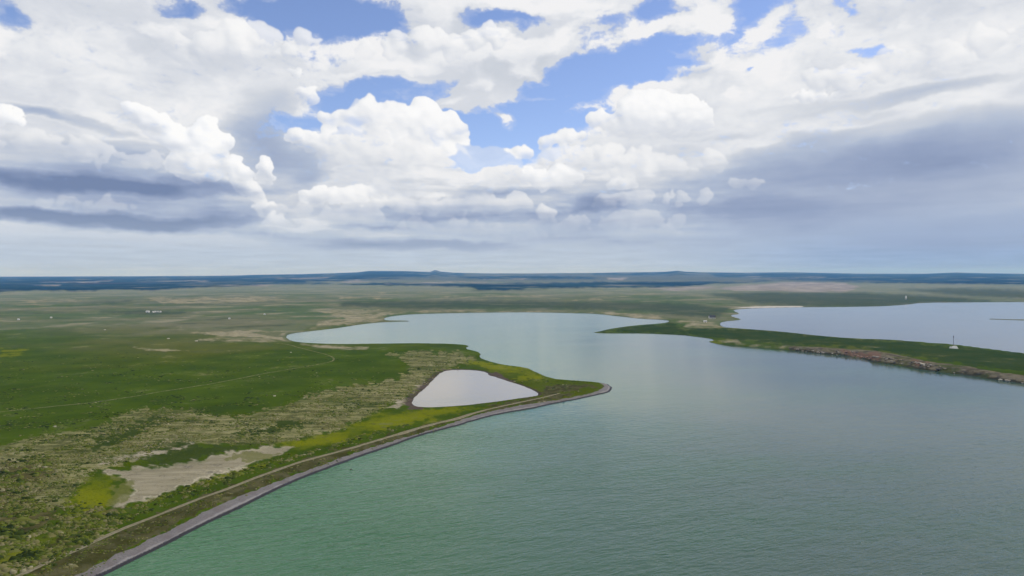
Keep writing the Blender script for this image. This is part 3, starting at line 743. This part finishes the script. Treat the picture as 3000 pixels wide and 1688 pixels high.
# ------------------------------------------------------------------ shore gravel and tracks, draped as strips on the land
def resample(pts, step):
    p = np.asarray(pts, float)
    L = np.concatenate([[0], np.cumsum(np.hypot(*np.diff(p, axis=0).T))])
    n = max(2, int(L[-1] / step))
    t = np.linspace(0, L[-1], n)
    return np.stack([np.interp(t, L, p[:, i]) for i in range(p.shape[1])], 1), t
def strip(name, left, right, lift, cross, material, edge_jit=0.0, seed=0):
    """a strip of ground between two lines with the same number of points"""
    n = len(left)
    f = np.linspace(0, 1, cross + 1)
    x = left[:, None, 0] * (1 - f) + right[:, None, 0] * f
    y = left[:, None, 1] * (1 - f) + right[:, None, 1] * f
    if edge_jit:
        j = fbm(x / 5.0, y / 5.0, 4, .6, seed) * edge_jit * np.abs(2 * f - 1)[None] ** 2
        nx_, ny_ = (left - right)[:, 0], (left - right)[:, 1]
        ln = np.hypot(nx_, ny_) + 1e-6
        x = x + j * (nx_ / ln)[:, None]; y = y + j * (ny_ / ln)[:, None]
    z = height(x.ravel(), y.ravel()).reshape(x.shape)
    lf = np.full(z.shape, lift); lf[:, 0] = lf[:, -1] = -.04          # edges tucked into the ground
    v = np.stack([x, y, z + lf], -1).reshape(-1, 3)
    i = np.arange(n * (cross + 1)).reshape(n, cross + 1)
    q = np.stack([i[:-1, :-1], i[1:, :-1], i[1:, 1:], i[:-1, 1:]], -1).reshape(-1, 4)
    a, b, c = v[q[0, 0]], v[q[0, 1]], v[q[0, 2]]
    if np.cross(b - a, c - a)[2] < 0: q = q[:, ::-1]
    o = smooth_mesh(name, v, q, material)
    set_attr(o, 'across', np.tile(f, n))
    o['kind'] = 'structure'
    return o
def side_lines(c, width):
    t = np.gradient(c, axis=0); t /= np.hypot(t[:, 0], t[:, 1])[:, None] + 1e-9
    nrm = np.stack([-t[:, 1], t[:, 0]], 1)
    w = np.asarray(width)[..., None] / 2
    return c + nrm * w, c - nrm * w

gravel, N = material('shore_gravel')
pos = N.new('ShaderNodeNewGeometry').outputs['Position']
g1 = N.noise(pos, 1.6, 4, .65); g2 = N.noise(pos, .16, 4, .55); g3 = N.noise(pos, 5.5, 2, .6)
ac = N.attr('across')
c = N.mix(N.step(g1, .3, .7), (.112, .104, .101), (.168, .156, .153))
c = N.mix(N.step(g2, .42, .68, 0, .7), c, (.115, .098, .098))
c = N.mix(N.step(g3, .58, .72, 0, .4), c, (.29, .275, .285))
lane = N.step(N.m('ABSOLUTE', N.sub(N.mad(N.sub(g2, .5), .35, ac), .50)), .11, .02)
c = N.mix(N.mul(lane, .55), c, (.27, .255, .25))
zz = N.sep(pos)[2]
c = N.mix(N.step(N.mad(N.sub(g1, .5), .5, zz), .66, .42), c, (.028, .027, .030))
finish(N, c, .9, bump_of(N, N.add(g1, N.mul(g3, .4)), .35, .9), .2)

INNER = [(217, 1688), (295, 1648), (373, 1609), (505, 1551), (582, 1504), (660, 1470), (757, 1431), (835, 1400), (932, 1365), (1000, 1340), (1078, 1314), (1128, 1299), (1217, 1272), (1310, 1244), (1342, 1233), (1388, 1215), (1466, 1198), (1543, 1184), (1621, 1174), (1700, 1160), (1755, 1146), (1772, 1134), (1768, 1127), (1752, 1122)]
ix_, iy_, iz_ = ground_at([p[0] for p in INNER], [p[1] for p in INNER])
inner = chaikin(np.stack([ix_, iy_], 1), 1, False)
inner = np.vstack([inner[0] + (inner[0] - inner[2]) * 8, inner])
wl = chaikin(np.vstack([[[-160, 170]], world_pts(BANK)]), 1, False)
wl, _ = resample(wl, 1.1)
il, _ = resample(inner, .3)
near = np.array([il[np.argmin((il[:, 0] - p[0]) ** 2 + (il[:, 1] - p[1]) ** 2)] for p in wl])
k = np.ones(21) / 21
for a in (0, 1): near[:, a] = np.convolve(np.pad(near[:, a], 10, mode='edge'), k, 'valid')
out = wl + (wl - near) / (np.hypot(*(wl - near).T)[:, None] + 1e-6) * 2.5
strip('gravel_shore', out, near, .07, 12, gravel, 1.1, 301)

dirt, N = material('track_dirt')
pos = N.new('ShaderNodeNewGeometry').outputs['Position']
g1 = N.noise(pos, .9, 4, .6); g2 = N.noise(pos, .10, 4, .55)
ac = N.m('ABSOLUTE', N.sub(N.attr('across'), .5))
c = N.mix(N.step(g1, .3, .7), (.150, .132, .085), (.225, .200, .140))
c = N.mix(N.step(N.mad(N.sub(g1, .5), .25, ac), .10, .02, 0, .55), c, (.085, .085, .030))
c = N.mix(N.step(N.mad(N.sub(g2, .5), .5, ac), .30, .46), c, (.066, .066, .022))
finish(N, c, .95, None, 0.0)
TRACK = [(30, 1700), (155, 1640), (248, 1602), (334, 1559), (427, 1524), (505, 1493), (582, 1462), (660, 1435), (738, 1404), (815, 1376), (893, 1349), (1000, 1322), (1116, 1287), (1194, 1264), (1272, 1241), (1334, 1229), (1380, 1212), (1427, 1200), (1490, 1186), (1543, 1175), (1600, 1163), (1640, 1152)]
tx, ty, tz = ground_at([p[0] for p in TRACK], [p[1] for p in TRACK])
tl = chaikin(np.vstack([[[tx[0] - 18, ty[0] - 60]], np.stack([tx, ty], 1)]), 2, False)
tl, _ = resample(tl, 1.5)
l, r = side_lines(tl, np.full(len(tl), 3.2))
strip('dirt_track', l, r, .06, 8, dirt, .3, 311)

trod, N = material('path_earth')
pos = N.new('ShaderNodeNewGeometry').outputs['Position']
g1 = N.noise(pos, .25, 4, .6)
c = N.mix(N.step(g1, .35, .7), (.075, .085, .028), (.175, .170, .085))
finish(N, c, .95, None, 0.0)
PATHS = [[(-40, 1212), (0, 1207), (140, 1193), (330, 1172), (500, 1143), (660, 1118), (800, 1090), (930, 1068), (972, 1060), (980, 1052), (972, 1044), (930, 1032), (880, 1020), (850, 1010), (800, 1004), (720, 1001)]]
for pth in PATHS:
    tx, ty, tz = ground_at([p[0] for p in pth], [p[1] for p in pth])
    tl, _ = resample(chaikin(np.stack([tx, ty], 1), 2, False), 2.5)
    w = 1.1 + np.hypot(tl[:, 0], tl[:, 1]) / 700 * 1.3
    l, r = side_lines(tl, w)
    strip('footpath', l, r, .10, 4, trod, .2, 321)

# ------------------------------------------------------------------ dry tussocks, reeds and low shrubs of the rough strip
def tussocks(name, pts, size, tall, tone, mat_, seed):
    """many small ragged clumps in one mesh: a skirt ring, a shoulder ring and a tip each"""
    r_ = np.random.default_rng(seed)
    n = len(pts)
    z = height(pts[:, 0], pts[:, 1])
    keep = z > .25
    pts, size, tall, tone, z = pts[keep], size[keep], tall[keep], tone[keep], z[keep]
    n = len(pts)
    a = np.arange(5) / 5 * 2 * np.pi
    rot = r_.uniform(0, 6.28, n)[:, None]
    ra = size[:, None] * r_.uniform(.65, 1.3, (n, 5)); rb = size[:, None] * r_.uniform(.35, .95, (n, 5))
    el_ = r_.uniform(1.0, 2.2, n)[:, None]
    base = np.stack([pts[:, :1] + np.cos(a + rot) * ra * el_, pts[:, 1:2] + np.sin(a + rot) * ra, np.repeat(z[:, None] - .12, 5, 1)], -1)
    sho = np.stack([pts[:, :1] + np.cos(a + rot + .3) * rb * el_, pts[:, 1:2] + np.sin(a + rot + .3) * rb, z[:, None] + tall[:, None] * r_.uniform(.4, .9, (n, 5))], -1)
    tip = np.stack([pts[:, 0] + r_.normal(0, .25, n) * size, pts[:, 1] + r_.normal(0, .25, n) * size, z + tall * r_.uniform(.75, 1.25, n)], -1)[:, None]
    v = np.concatenate([base, sho, tip], 1).reshape(-1, 3)
    f = []
    for i in range(5):
        j = (i + 1) % 5
        f += [(i, j, 5 + j), (i, 5 + j, 5 + i), (5 + i, 5 + j, 10)]
    f = (np.array(f)[None] + (np.arange(n) * 11)[:, None, None]).reshape(-1, 3)
    o = smooth_mesh(name, v, f, mat_)
    set_attr(o, 'tone', np.repeat(tone, 11))
    o['kind'] = 'stuff'
    return o
tuft, N = material('tussock_grass')
t = N.attr('tone')
ramp = N.new('ShaderNodeValToRGB')
N.put(ramp.inputs[0], t)
cr = ramp.color_ramp
for i_, (p, col) in enumerate(((0.0, (.016, .024, .005)), (.25, (.040, .056, .009)), (.45, (.085, .108, .011)), (.62, (.130, .124, .042)), (.82, (.170, .155, .076)), (1.0, (.26, .24, .15)))):
    e = cr.elements[i_] if i_ < 2 else cr.elements.new(p)
    e.position = p; e.color = (*col, 1)
finish(N, ramp.outputs[0], .95, None, 0.0)
def scatter(polys, n, seed, wander=6):
    r_ = np.random.default_rng(seed)
    got = []
    areas = [abs(np.sum(np.array(p)[:, 0] * np.roll(np.array(p)[:, 1], -1) - np.roll(np.array(p)[:, 0], -1) * np.array(p)[:, 1])) for p in polys]
    for p, ar in zip(polys, areas):
        p = np.array(p, float); m = int(n * ar / sum(areas))
        q = np.stack([r_.uniform(p[:, 0].min(), p[:, 0].max(), m * 6), r_.uniform(p[:, 1].min(), p[:, 1].max(), m * 6)], 1)
        q = q[sdf(q[:, 0], q[:, 1], p) < 0][:m]
        got.append(q + r_.normal(0, wander, q.shape) * (1.6, .7))
    q = np.concatenate(got)
    x, y = on_plane(q[:, 0], q[:, 1], 2.0)
    return np.stack([x, y], 1)
def clumped(p, scale, thr, seed):
    return p[fbm(p[:, 0] / scale, p[:, 1] / scale, 3, .55, seed) > thr]
r5 = np.random.default_rng(11)
P = clumped(scatter(ZONES['scrub'][1], 38000, 1), 14, -.12, 401)
n = len(P)
tone = np.clip(.50 + .42 * fbm(P[:, 0] / 34, P[:, 1] / 9, 4, .6, 402) + .22 * fbm(P[:, 0] / 60, P[:, 1] / 60, 2, .5, 403) + r5.normal(0, .13, n), 0, 1)
dd = np.hypot(P[:, 0], P[:, 1]) / 450
sz = r5.lognormal(-1.05, .42, n) * np.clip(dd, .7, 1.3)
tussocks('tussock_grass', P, sz, sz * r5.uniform(.5, 1.1, n), tone, tuft, 2)
P = clumped(scatter(ZONES['olive'][1] + [[(-60, 1500), (120, 1470), (360, 1480), (330, 1560), (60, 1688), (-60, 1688)]], 9000, 3), 9, -.05, 411)
n = len(P); sz = r5.lognormal(-.85, .45, n)
tone = np.clip(.42 + .44 * fbm(P[:, 0] / 12, P[:, 1] / 12, 3, .5, 412) + r5.normal(0, .16, n), 0, 1)
tussocks('weeds', P, sz, sz * r5.uniform(.6, 1.2, n), tone, tuft, 4)
# the ragged line of herbs between the flats and the track, and the grass of the verge
HERB = [[(0, 1680), (120, 1590), (300, 1510), (430, 1466), (560, 1420), (720, 1370), (860, 1330), (1000, 1292), (1140, 1256), (1200, 1240), (1200, 1252), (1100, 1282), (1000, 1312), (900, 1338), (760, 1386), (600, 1440), (440, 1500), (280, 1570), (120, 1660)]]
P = clumped(scatter(HERB, 8000, 5, 4), 6, -.05, 421)
n = len(P); sz = r5.lognormal(-1.05, .4, n) * np.clip(np.hypot(P[:, 0], P[:, 1]) / 330, .7, 1.4)
tone = np.clip(.42 + .42 * fbm(P[:, 0] / 8, P[:, 1] / 8, 3, .5, 422) + r5.normal(0, .16, n), 0, 1)
tussocks('herbs', P, sz, sz * r5.uniform(.6, 1.2, n), tone, tuft, 6)
VERGE = [ZONES['verge'][1][0]]
P = clumped(scatter(VERGE, 11000, 7, 3), 5, .05, 431)
n = len(P); sz = r5.lognormal(-1.35, .35, n) * np.clip(np.hypot(P[:, 0], P[:, 1]) / 330, .7, 1.4)
keepd = np.min(np.stack([np.hypot(P[:, 0] - q[0], P[:, 1] - q[1]) for q in resample(chaikin(np.stack(ground_at([p[0] for p in TRACK], [p[1] for p in TRACK])[:2], 1), 2, False), 3)[0]]), 0) > 2.2
tone = np.clip(.42 + .30 * fbm(P[:, 0] / 10, P[:, 1] / 10, 3, .5, 432) + r5.normal(0, .18, n), 0, .9)
tussocks('verge_grass', P[keepd], sz[keepd], (sz * r5.uniform(.4, .9, n))[keepd], tone[keepd], tuft, 8)
MEADOW = [[(-60, 1060), (300, 1040), (900, 1030), (1080, 1060), (1120, 1100), (1000, 1130), (800, 1195), (600, 1205), (420, 1195), (250, 1245), (0, 1290), (-60, 1300)],
          [(1380, 1070), (1560, 1095), (1760, 1120), (1700, 1145), (1590, 1165), (1560, 1140), (1450, 1095)]]
P = clumped(scatter(MEADOW, 11000, 9, 5), 30, .05, 441)
n = len(P); sz = r5.lognormal(-.75, .4, n)
tone = np.clip(.20 + .22 * fbm(P[:, 0] / 40, P[:, 1] / 40, 3, .5, 442) + r5.normal(0, .12, n) + (r5.uniform(0, 1, n) > .88) * .45, 0, .95)
tussocks('meadow_grass', P, sz, sz * r5.uniform(.25, .6, n), tone, tuft, 10)

# ------------------------------------------------------------------ things
def flat_mat(name, a, b, scale, rough=.8):
    mt, N = material(name)
    pos = N.new('ShaderNodeTexCoord').outputs['Object']
    finish(N, N.mix(N.step(N.noise(pos, scale, 4, .6), .3, .7), a, b), rough, None, .3)
    return mt
M_WHITE = flat_mat('whitewash', (.62, .61, .58), (.80, .79, .76), .8)
M_ROOF = flat_mat('dark_roof', (.022, .024, .026), (.05, .05, .052), .9)
M_PALE = flat_mat('pale_roof', (.50, .50, .49), (.68, .68, .67), .7)
M_DOOR = flat_mat('door_paint', (.06, .05, .045), (.10, .08, .07), 2.0)
M_IRON = flat_mat('mast_iron', (.030, .022, .026), (.075, .050, .055), 1.5, .6)
M_STONE = flat_mat('grey_stone', (.16, .14, .11), (.36, .32, .26), .9)
M_RUST = flat_mat('red_stone', (.16, .085, .055), (.33, .22, .16), .9)
M_DARK = flat_mat('dark_stone', (.025, .023, .02), (.07, .065, .055), .9)
M_CHALK = flat_mat('pale_stone', (.26, .24, .18), (.44, .41, .33), .9)

def empty(name, loc, label, cat, group=None, rz=0.0):
    o = bpy.data.objects.new(name, None); COL.objects.link(o)
    o.location = loc; o.rotation_euler = (0, 0, rz); o.empty_display_size = 1
    o['label'] = label; o['category'] = cat
    if group: o['group'] = group
    return o
def part(name, bm, mat_, parent, smooth=False):
    me = bpy.data.meshes.new(name)
    bmesh.ops.recalc_face_normals(bm, faces=bm.faces[:])
    bm.to_mesh(me); bm.free()
    me.materials.append(mat_)
    for p in me.polygons: p.use_smooth = smooth
    o = bpy.data.objects.new(name, me); COL.objects.link(o)
    o.parent = parent
    return o
def box(bm, x0, x1, y0, y1, z0, z1, top=1.0):
    cx, cy = (x0 + x1) / 2, (y0 + y1) / 2
    v = [bm.verts.new(p) for p in ((x0, y0, z0), (x1, y0, z0), (x1, y1, z0), (x0, y1, z0))]
    w = [bm.verts.new((cx + (p[0] - cx) * top, cy + (p[1] - cy) * top, z1)) for p in ((x0, y0), (x1, y0), (x1, y1), (x0, y1))]
    bm.faces.new(v[::-1]); bm.faces.new(w)
    for i in range(4): bm.faces.new((v[i], v[(i + 1) % 4], w[(i + 1) % 4], w[i]))
def tube(bm, rings, seg=10):
    rows = [[bm.verts.new((r * math.cos(2 * math.pi * i / seg), r * math.sin(2 * math.pi * i / seg), z)) for i in range(seg)] for r, z in rings]
    for a, b in zip(rows, rows[1:]):
        for i in range(seg): bm.faces.new((a[i], a[(i + 1) % seg], b[(i + 1) % seg], b[i]))
    bm.faces.new(rows[0][::-1]); bm.faces.new(rows[-1])
def gable(bm, L, W, z0, rise, over=.35, thick=.22):
    """pitched roof along x"""
    x0, x1 = -L / 2 - over, L / 2 + over
    y = W / 2 + over
    prof = [(-y, z0 - over * rise / (W / 2)), (0, z0 + rise), (y, z0 - over * rise / (W / 2)), (y, z0 - over * rise / (W / 2) + thick), (0, z0 + rise + thick), (-y, z0 - over * rise / (W / 2) + thick)]
    a = [bm.verts.new((x0, p[0], p[1])) for p in prof]; b = [bm.verts.new((x1, p[0], p[1])) for p in prof]
    for i in range(6): bm.faces.new((a[i], a[(i + 1) % 6], b[(i + 1) % 6], b[i]))
    for s in (a[::-1], b):
        bm.faces.new((s[0], s[1], s[4], s[5])); bm.faces.new((s[1], s[2], s[3], s[4]))
def house(name, loc, L, W, hw, rise, wall_m, roof_m, label, cat, group=None, rz=0.0, windows=2):
    o = empty(name, loc, label, cat, group, rz)
    bm = bmesh.new()
    v0 = [(-L / 2, -W / 2), (L / 2, -W / 2), (L / 2, W / 2), (-L / 2, W / 2)]
    lo = [bm.verts.new((*p, -.6)) for p in v0]; hi = [bm.verts.new((*p, hw)) for p in v0]
    g0 = bm.verts.new((-L / 2, 0, hw + rise - .02)); g1 = bm.verts.new((L / 2, 0, hw + rise - .02))
    bm.faces.new(lo[::-1]); bm.faces.new((lo[0], lo[1], hi[1], hi[0])); bm.faces.new((lo[2], lo[3], hi[3], hi[2]))
    bm.faces.new((lo[1], lo[2], hi[2], g1, hi[1])); bm.faces.new((lo[3], lo[0], hi[0], g0, hi[3]))
    part('wall', bm, wall_m, o)
    bm = bmesh.new(); gable(bm, L, W, hw, rise); part('roof', bm, roof_m, o)
    bm = bmesh.new(); box(bm, -.5, .5, -W / 2 - .06, -W / 2 + .05, 0, 2.0); part('door', bm, M_DOOR, o)
    for i in range(windows):
        s = -1 if i % 2 else 1
        xx = s * L * (.22 + .16 * (i // 2))
        bm = bmesh.new(); box(bm, xx - .5, xx + .5, -W / 2 - .05, -W / 2 + .05, 1.0, 2.0); part('window', bm, M_DOOR, o)
    return o
def copy_thing(o, loc, rz, label, group=None):
    c = o.copy(); COL.objects.link(c); c.location = loc; c.rotation_euler = (0, 0, rz); c['label'] = label
    if group: c['group'] = group
    for ch in list(o.children):
        k = ch.copy(); COL.objects.link(k); k.parent = c
    return c
def spot(px, py):
    x, y, z = ground_at(px, py)
    return float(x[0]), float(y[0]), float(z[0])

# the mast on the green peninsula
mx, my, mz = spot(2793, 1021)
mast = empty('navigation_mast', (mx, my, mz), 'thin dark mast with a lamp head on a white plinth on the green peninsula', 'mast')
bm = bmesh.new(); tube(bm, [(.34, -.2), (.30, 1.0), (.22, 8.0), (.20, 14.6)], 10); part('pole', bm, M_IRON, mast, True)
bm = bmesh.new(); tube(bm, [(.22, 14.0), (.46, 14.3), (.50, 15.6), (.30, 16.1), (.05, 16.5)], 10); part('lamp', bm, M_IRON, mast, True)
bm = bmesh.new(); box(bm, -2.0, 5.4, -2.4, 2.4, -.6, 3.2, .52); part('plinth', bm, M_WHITE, mast)
bm = bmesh.new(); box(bm, -4.6, -1.6, -2.0, 1.6, -.6, 2.3, .62); part('footing', bm, M_WHITE, mast)

# buildings on the plain
x, y, z = spot(2086, 933)
house('farmhouse', (x, y, z), 13.5, 8.0, 2.6, 4.4, M_WHITE, M_ROOF, 'dark roofed white house on the neck of land between two lakes', 'house', rz=.10, windows=4)
x, y, z = spot(2066, 944.5)
house('hut', (x, y, z), 6.0, 3.6, 2.4, .9, M_WHITE, M_PALE, 'small all white hut on pale ground just below the dark roofed house', 'hut', rz=-.1, windows=1)
x, y, z = spot(2654, 877)
silo = empty('silo', (x, y, z), 'lone white tower on the dark slope beyond the far lake', 'tower')
bm = bmesh.new(); tube(bm, [(2.6, -1), (2.5, 10.5)], 14); part('body', bm, M_WHITE, silo, True)
bm = bmesh.new(); tube(bm, [(2.75, 10.5), (2.2, 11.6), (1.0, 12.5), (.2, 12.8)], 14); part('cap', bm, M_PALE, silo, True)
SETTLE = [(433, 915.5, 7.5, 'longest white house of the little row on the brown plain'), (449, 916, 5, None), (455, 915, 5, None), (462, 915.5, 4.5, None), (470, 915.5, 4.5, None)]
h0 = None
for px, py, L, lab in SETTLE:
    x, y, z = spot(px, py)
    if lab:
        house('white_house', (x, y, z), L, 5.0, 2.6, 1.3, M_WHITE, M_PALE, lab, 'house', 'white houses in a row on the plain', rz=.05)
    elif h0 is None:
        h0 = house('white_cabin', (x, y, z), L * .7, 3.6, 2.2, 1.0, M_WHITE, M_PALE, 'small white cabin in the row beside the long white house', 'cabin', 'small white cabins on the plain', rz=-.2)
    else:
        copy_thing(h0, (x, y, z), .15 * (px - 460), 'small white cabin in the row beside the long white house')
for px, py, lab in ((54, 938, 'lone white cabin farthest left on the plain, by a dark hollow'), (150, 932.5, 'lone white cabin between the left edge and the cabin row'),
                    (672, 935.5, 'lone white cabin on open olive ground west of the far bay'), (775, 923, 'lone white cabin standing nearest the sandy point of the far bay')):
    x, y, z = spot(px, py)
    copy_thing(h0, (x, y, z), .3, lab, 'lone white cabins on the plain').scale = (.85, .85, .85)

# stones
def rock_mesh(name, seed, mat_):
    r_ = np.random.default_rng(seed)
    bm = bmesh.new(); bmesh.ops.create_icosphere(bm, subdivisions=1, radius=1.0)
    for v in bm.verts:
        k = r_.uniform(.68, 1.2)
        v.co = Vector((v.co.x * k * 1.25, v.co.y * k, v.co.z * k * .72 + .15))
    me = bpy.data.meshes.new(name); bm.to_mesh(me); bm.free(); me.materials.append(mat_)
    return me
ROCKS = [rock_mesh('rock', i, m_) for i, m_ in enumerate((M_STONE, M_STONE, M_DARK, M_RUST, M_CHALK))]
def rock(kind, x, y, z, s, rz, label, group=None, name='rock'):
    o = bpy.data.objects.new(name, ROCKS[kind]); COL.objects.link(o)
    o.location = (x, y, z); o.scale = (s, s, s * .9); o.rotation_euler = (0, 0, rz)
    o['label'] = label; o['category'] = 'rock'
    if group: o['group'] = group
    return o
r9 = np.random.default_rng(21)
LINE = np.array([(2330, 1021), (2408, 1029), (2500, 1036), (2551, 1048), (2621, 1058), (2699, 1072), (2776, 1083), (2854, 1095), (2930, 1106), (3000, 1116)], float)
bx, by, bz = ground_at(LINE[:, 0], LINE[:, 1])
bl, _ = resample(np.stack([bx, by], 1), 1.0)
sel = bl[r9.integers(0, len(bl), 110)] + r9.normal(0, 2.6, (110, 2))
zz_ = height(sel[:, 0], sel[:, 1]); u_, v_ = to_photo(sel[:, 0], sel[:, 1], zz_)
for (x, y), z, u in zip(sel, zz_, u_):
    if z < .15: continue
    red = (2460 < u < 2590) and r9.uniform() < .6
    kind = 3 if red else int(r9.choice([0, 1, 2, 4], p=[.34, .3, .26, .1]))
    lab = {0: 'grey boulder of the broken bank along the green peninsula', 1: 'grey boulder of the broken bank along the green peninsula', 2: 'near-black boulder of the broken bank along the green peninsula',
           3: 'rust red boulder on the reddest stretch of the peninsula bank', 4: 'pale boulder of the broken bank along the green peninsula'}[kind]
    rock(kind, float(x), float(y), float(z) - .1, float(r9.lognormal(.25, .4)), float(r9.uniform(0, 6)), lab, lab.split(' of ')[0].split(' on ')[0] + 's on the peninsula bank')
for px, py, s, lab in ((804, 1161, 1.0, 'pale boulder alone in dark grass above the rough tussock strip'), (852, 1033, 1.0, 'small white boulder in the meadow just inside the bend of the footpath'),
                       (307, 967, 1.6, 'white boulder on the pale green slope of the far meadow'), (493, 993, 1.9, 'white flat boulder in grass beside the straw coloured flats'),
                       (575, 1000, 2.0, 'pale boulder at the tip of the straw coloured strip'), (161, 1250, .8, 'tiny pale boulder in the darkest part of the near meadow')):
    x, y, z = spot(px, py)
    rock(4, x, y, z, s, .4, lab)
x, y = on_plane(1028, 1376)
rock(2, float(x), float(y), -.1, .75, .2, 'small dark rock standing in the water off the gravel shore')

# ------------------------------------------------------------------ haze: the air over the plain
hz_me = bpy.data.meshes.new('haze')
bm = bmesh.new(); bmesh.ops.create_cube(bm, size=1.0); bm.to_mesh(hz_me); bm.free()
haze = bpy.data.objects.new('haze', hz_me); COL.objects.link(haze)
haze.scale = (46000, 46000, 224); haze.location = (0, 0, 108)
haze['kind'] = 'stuff'
hm, N = material('haze_air')
pv = N.new('ShaderNodeVolumePrincipled')
pv.inputs['Color'].default_value = (.19, .46, 1.0, 1)
pv.inputs['Density'].default_value = 5.0e-5
pv.inputs['Absorption Color'].default_value = (1, 1, 1, 1)
pv.inputs['Anisotropy'].default_value = 0.0
o = N.new('ShaderNodeOutputMaterial')
N.t.links.new(pv.outputs[0], o.inputs['Volume'])
hz_me.materials.append(hm)
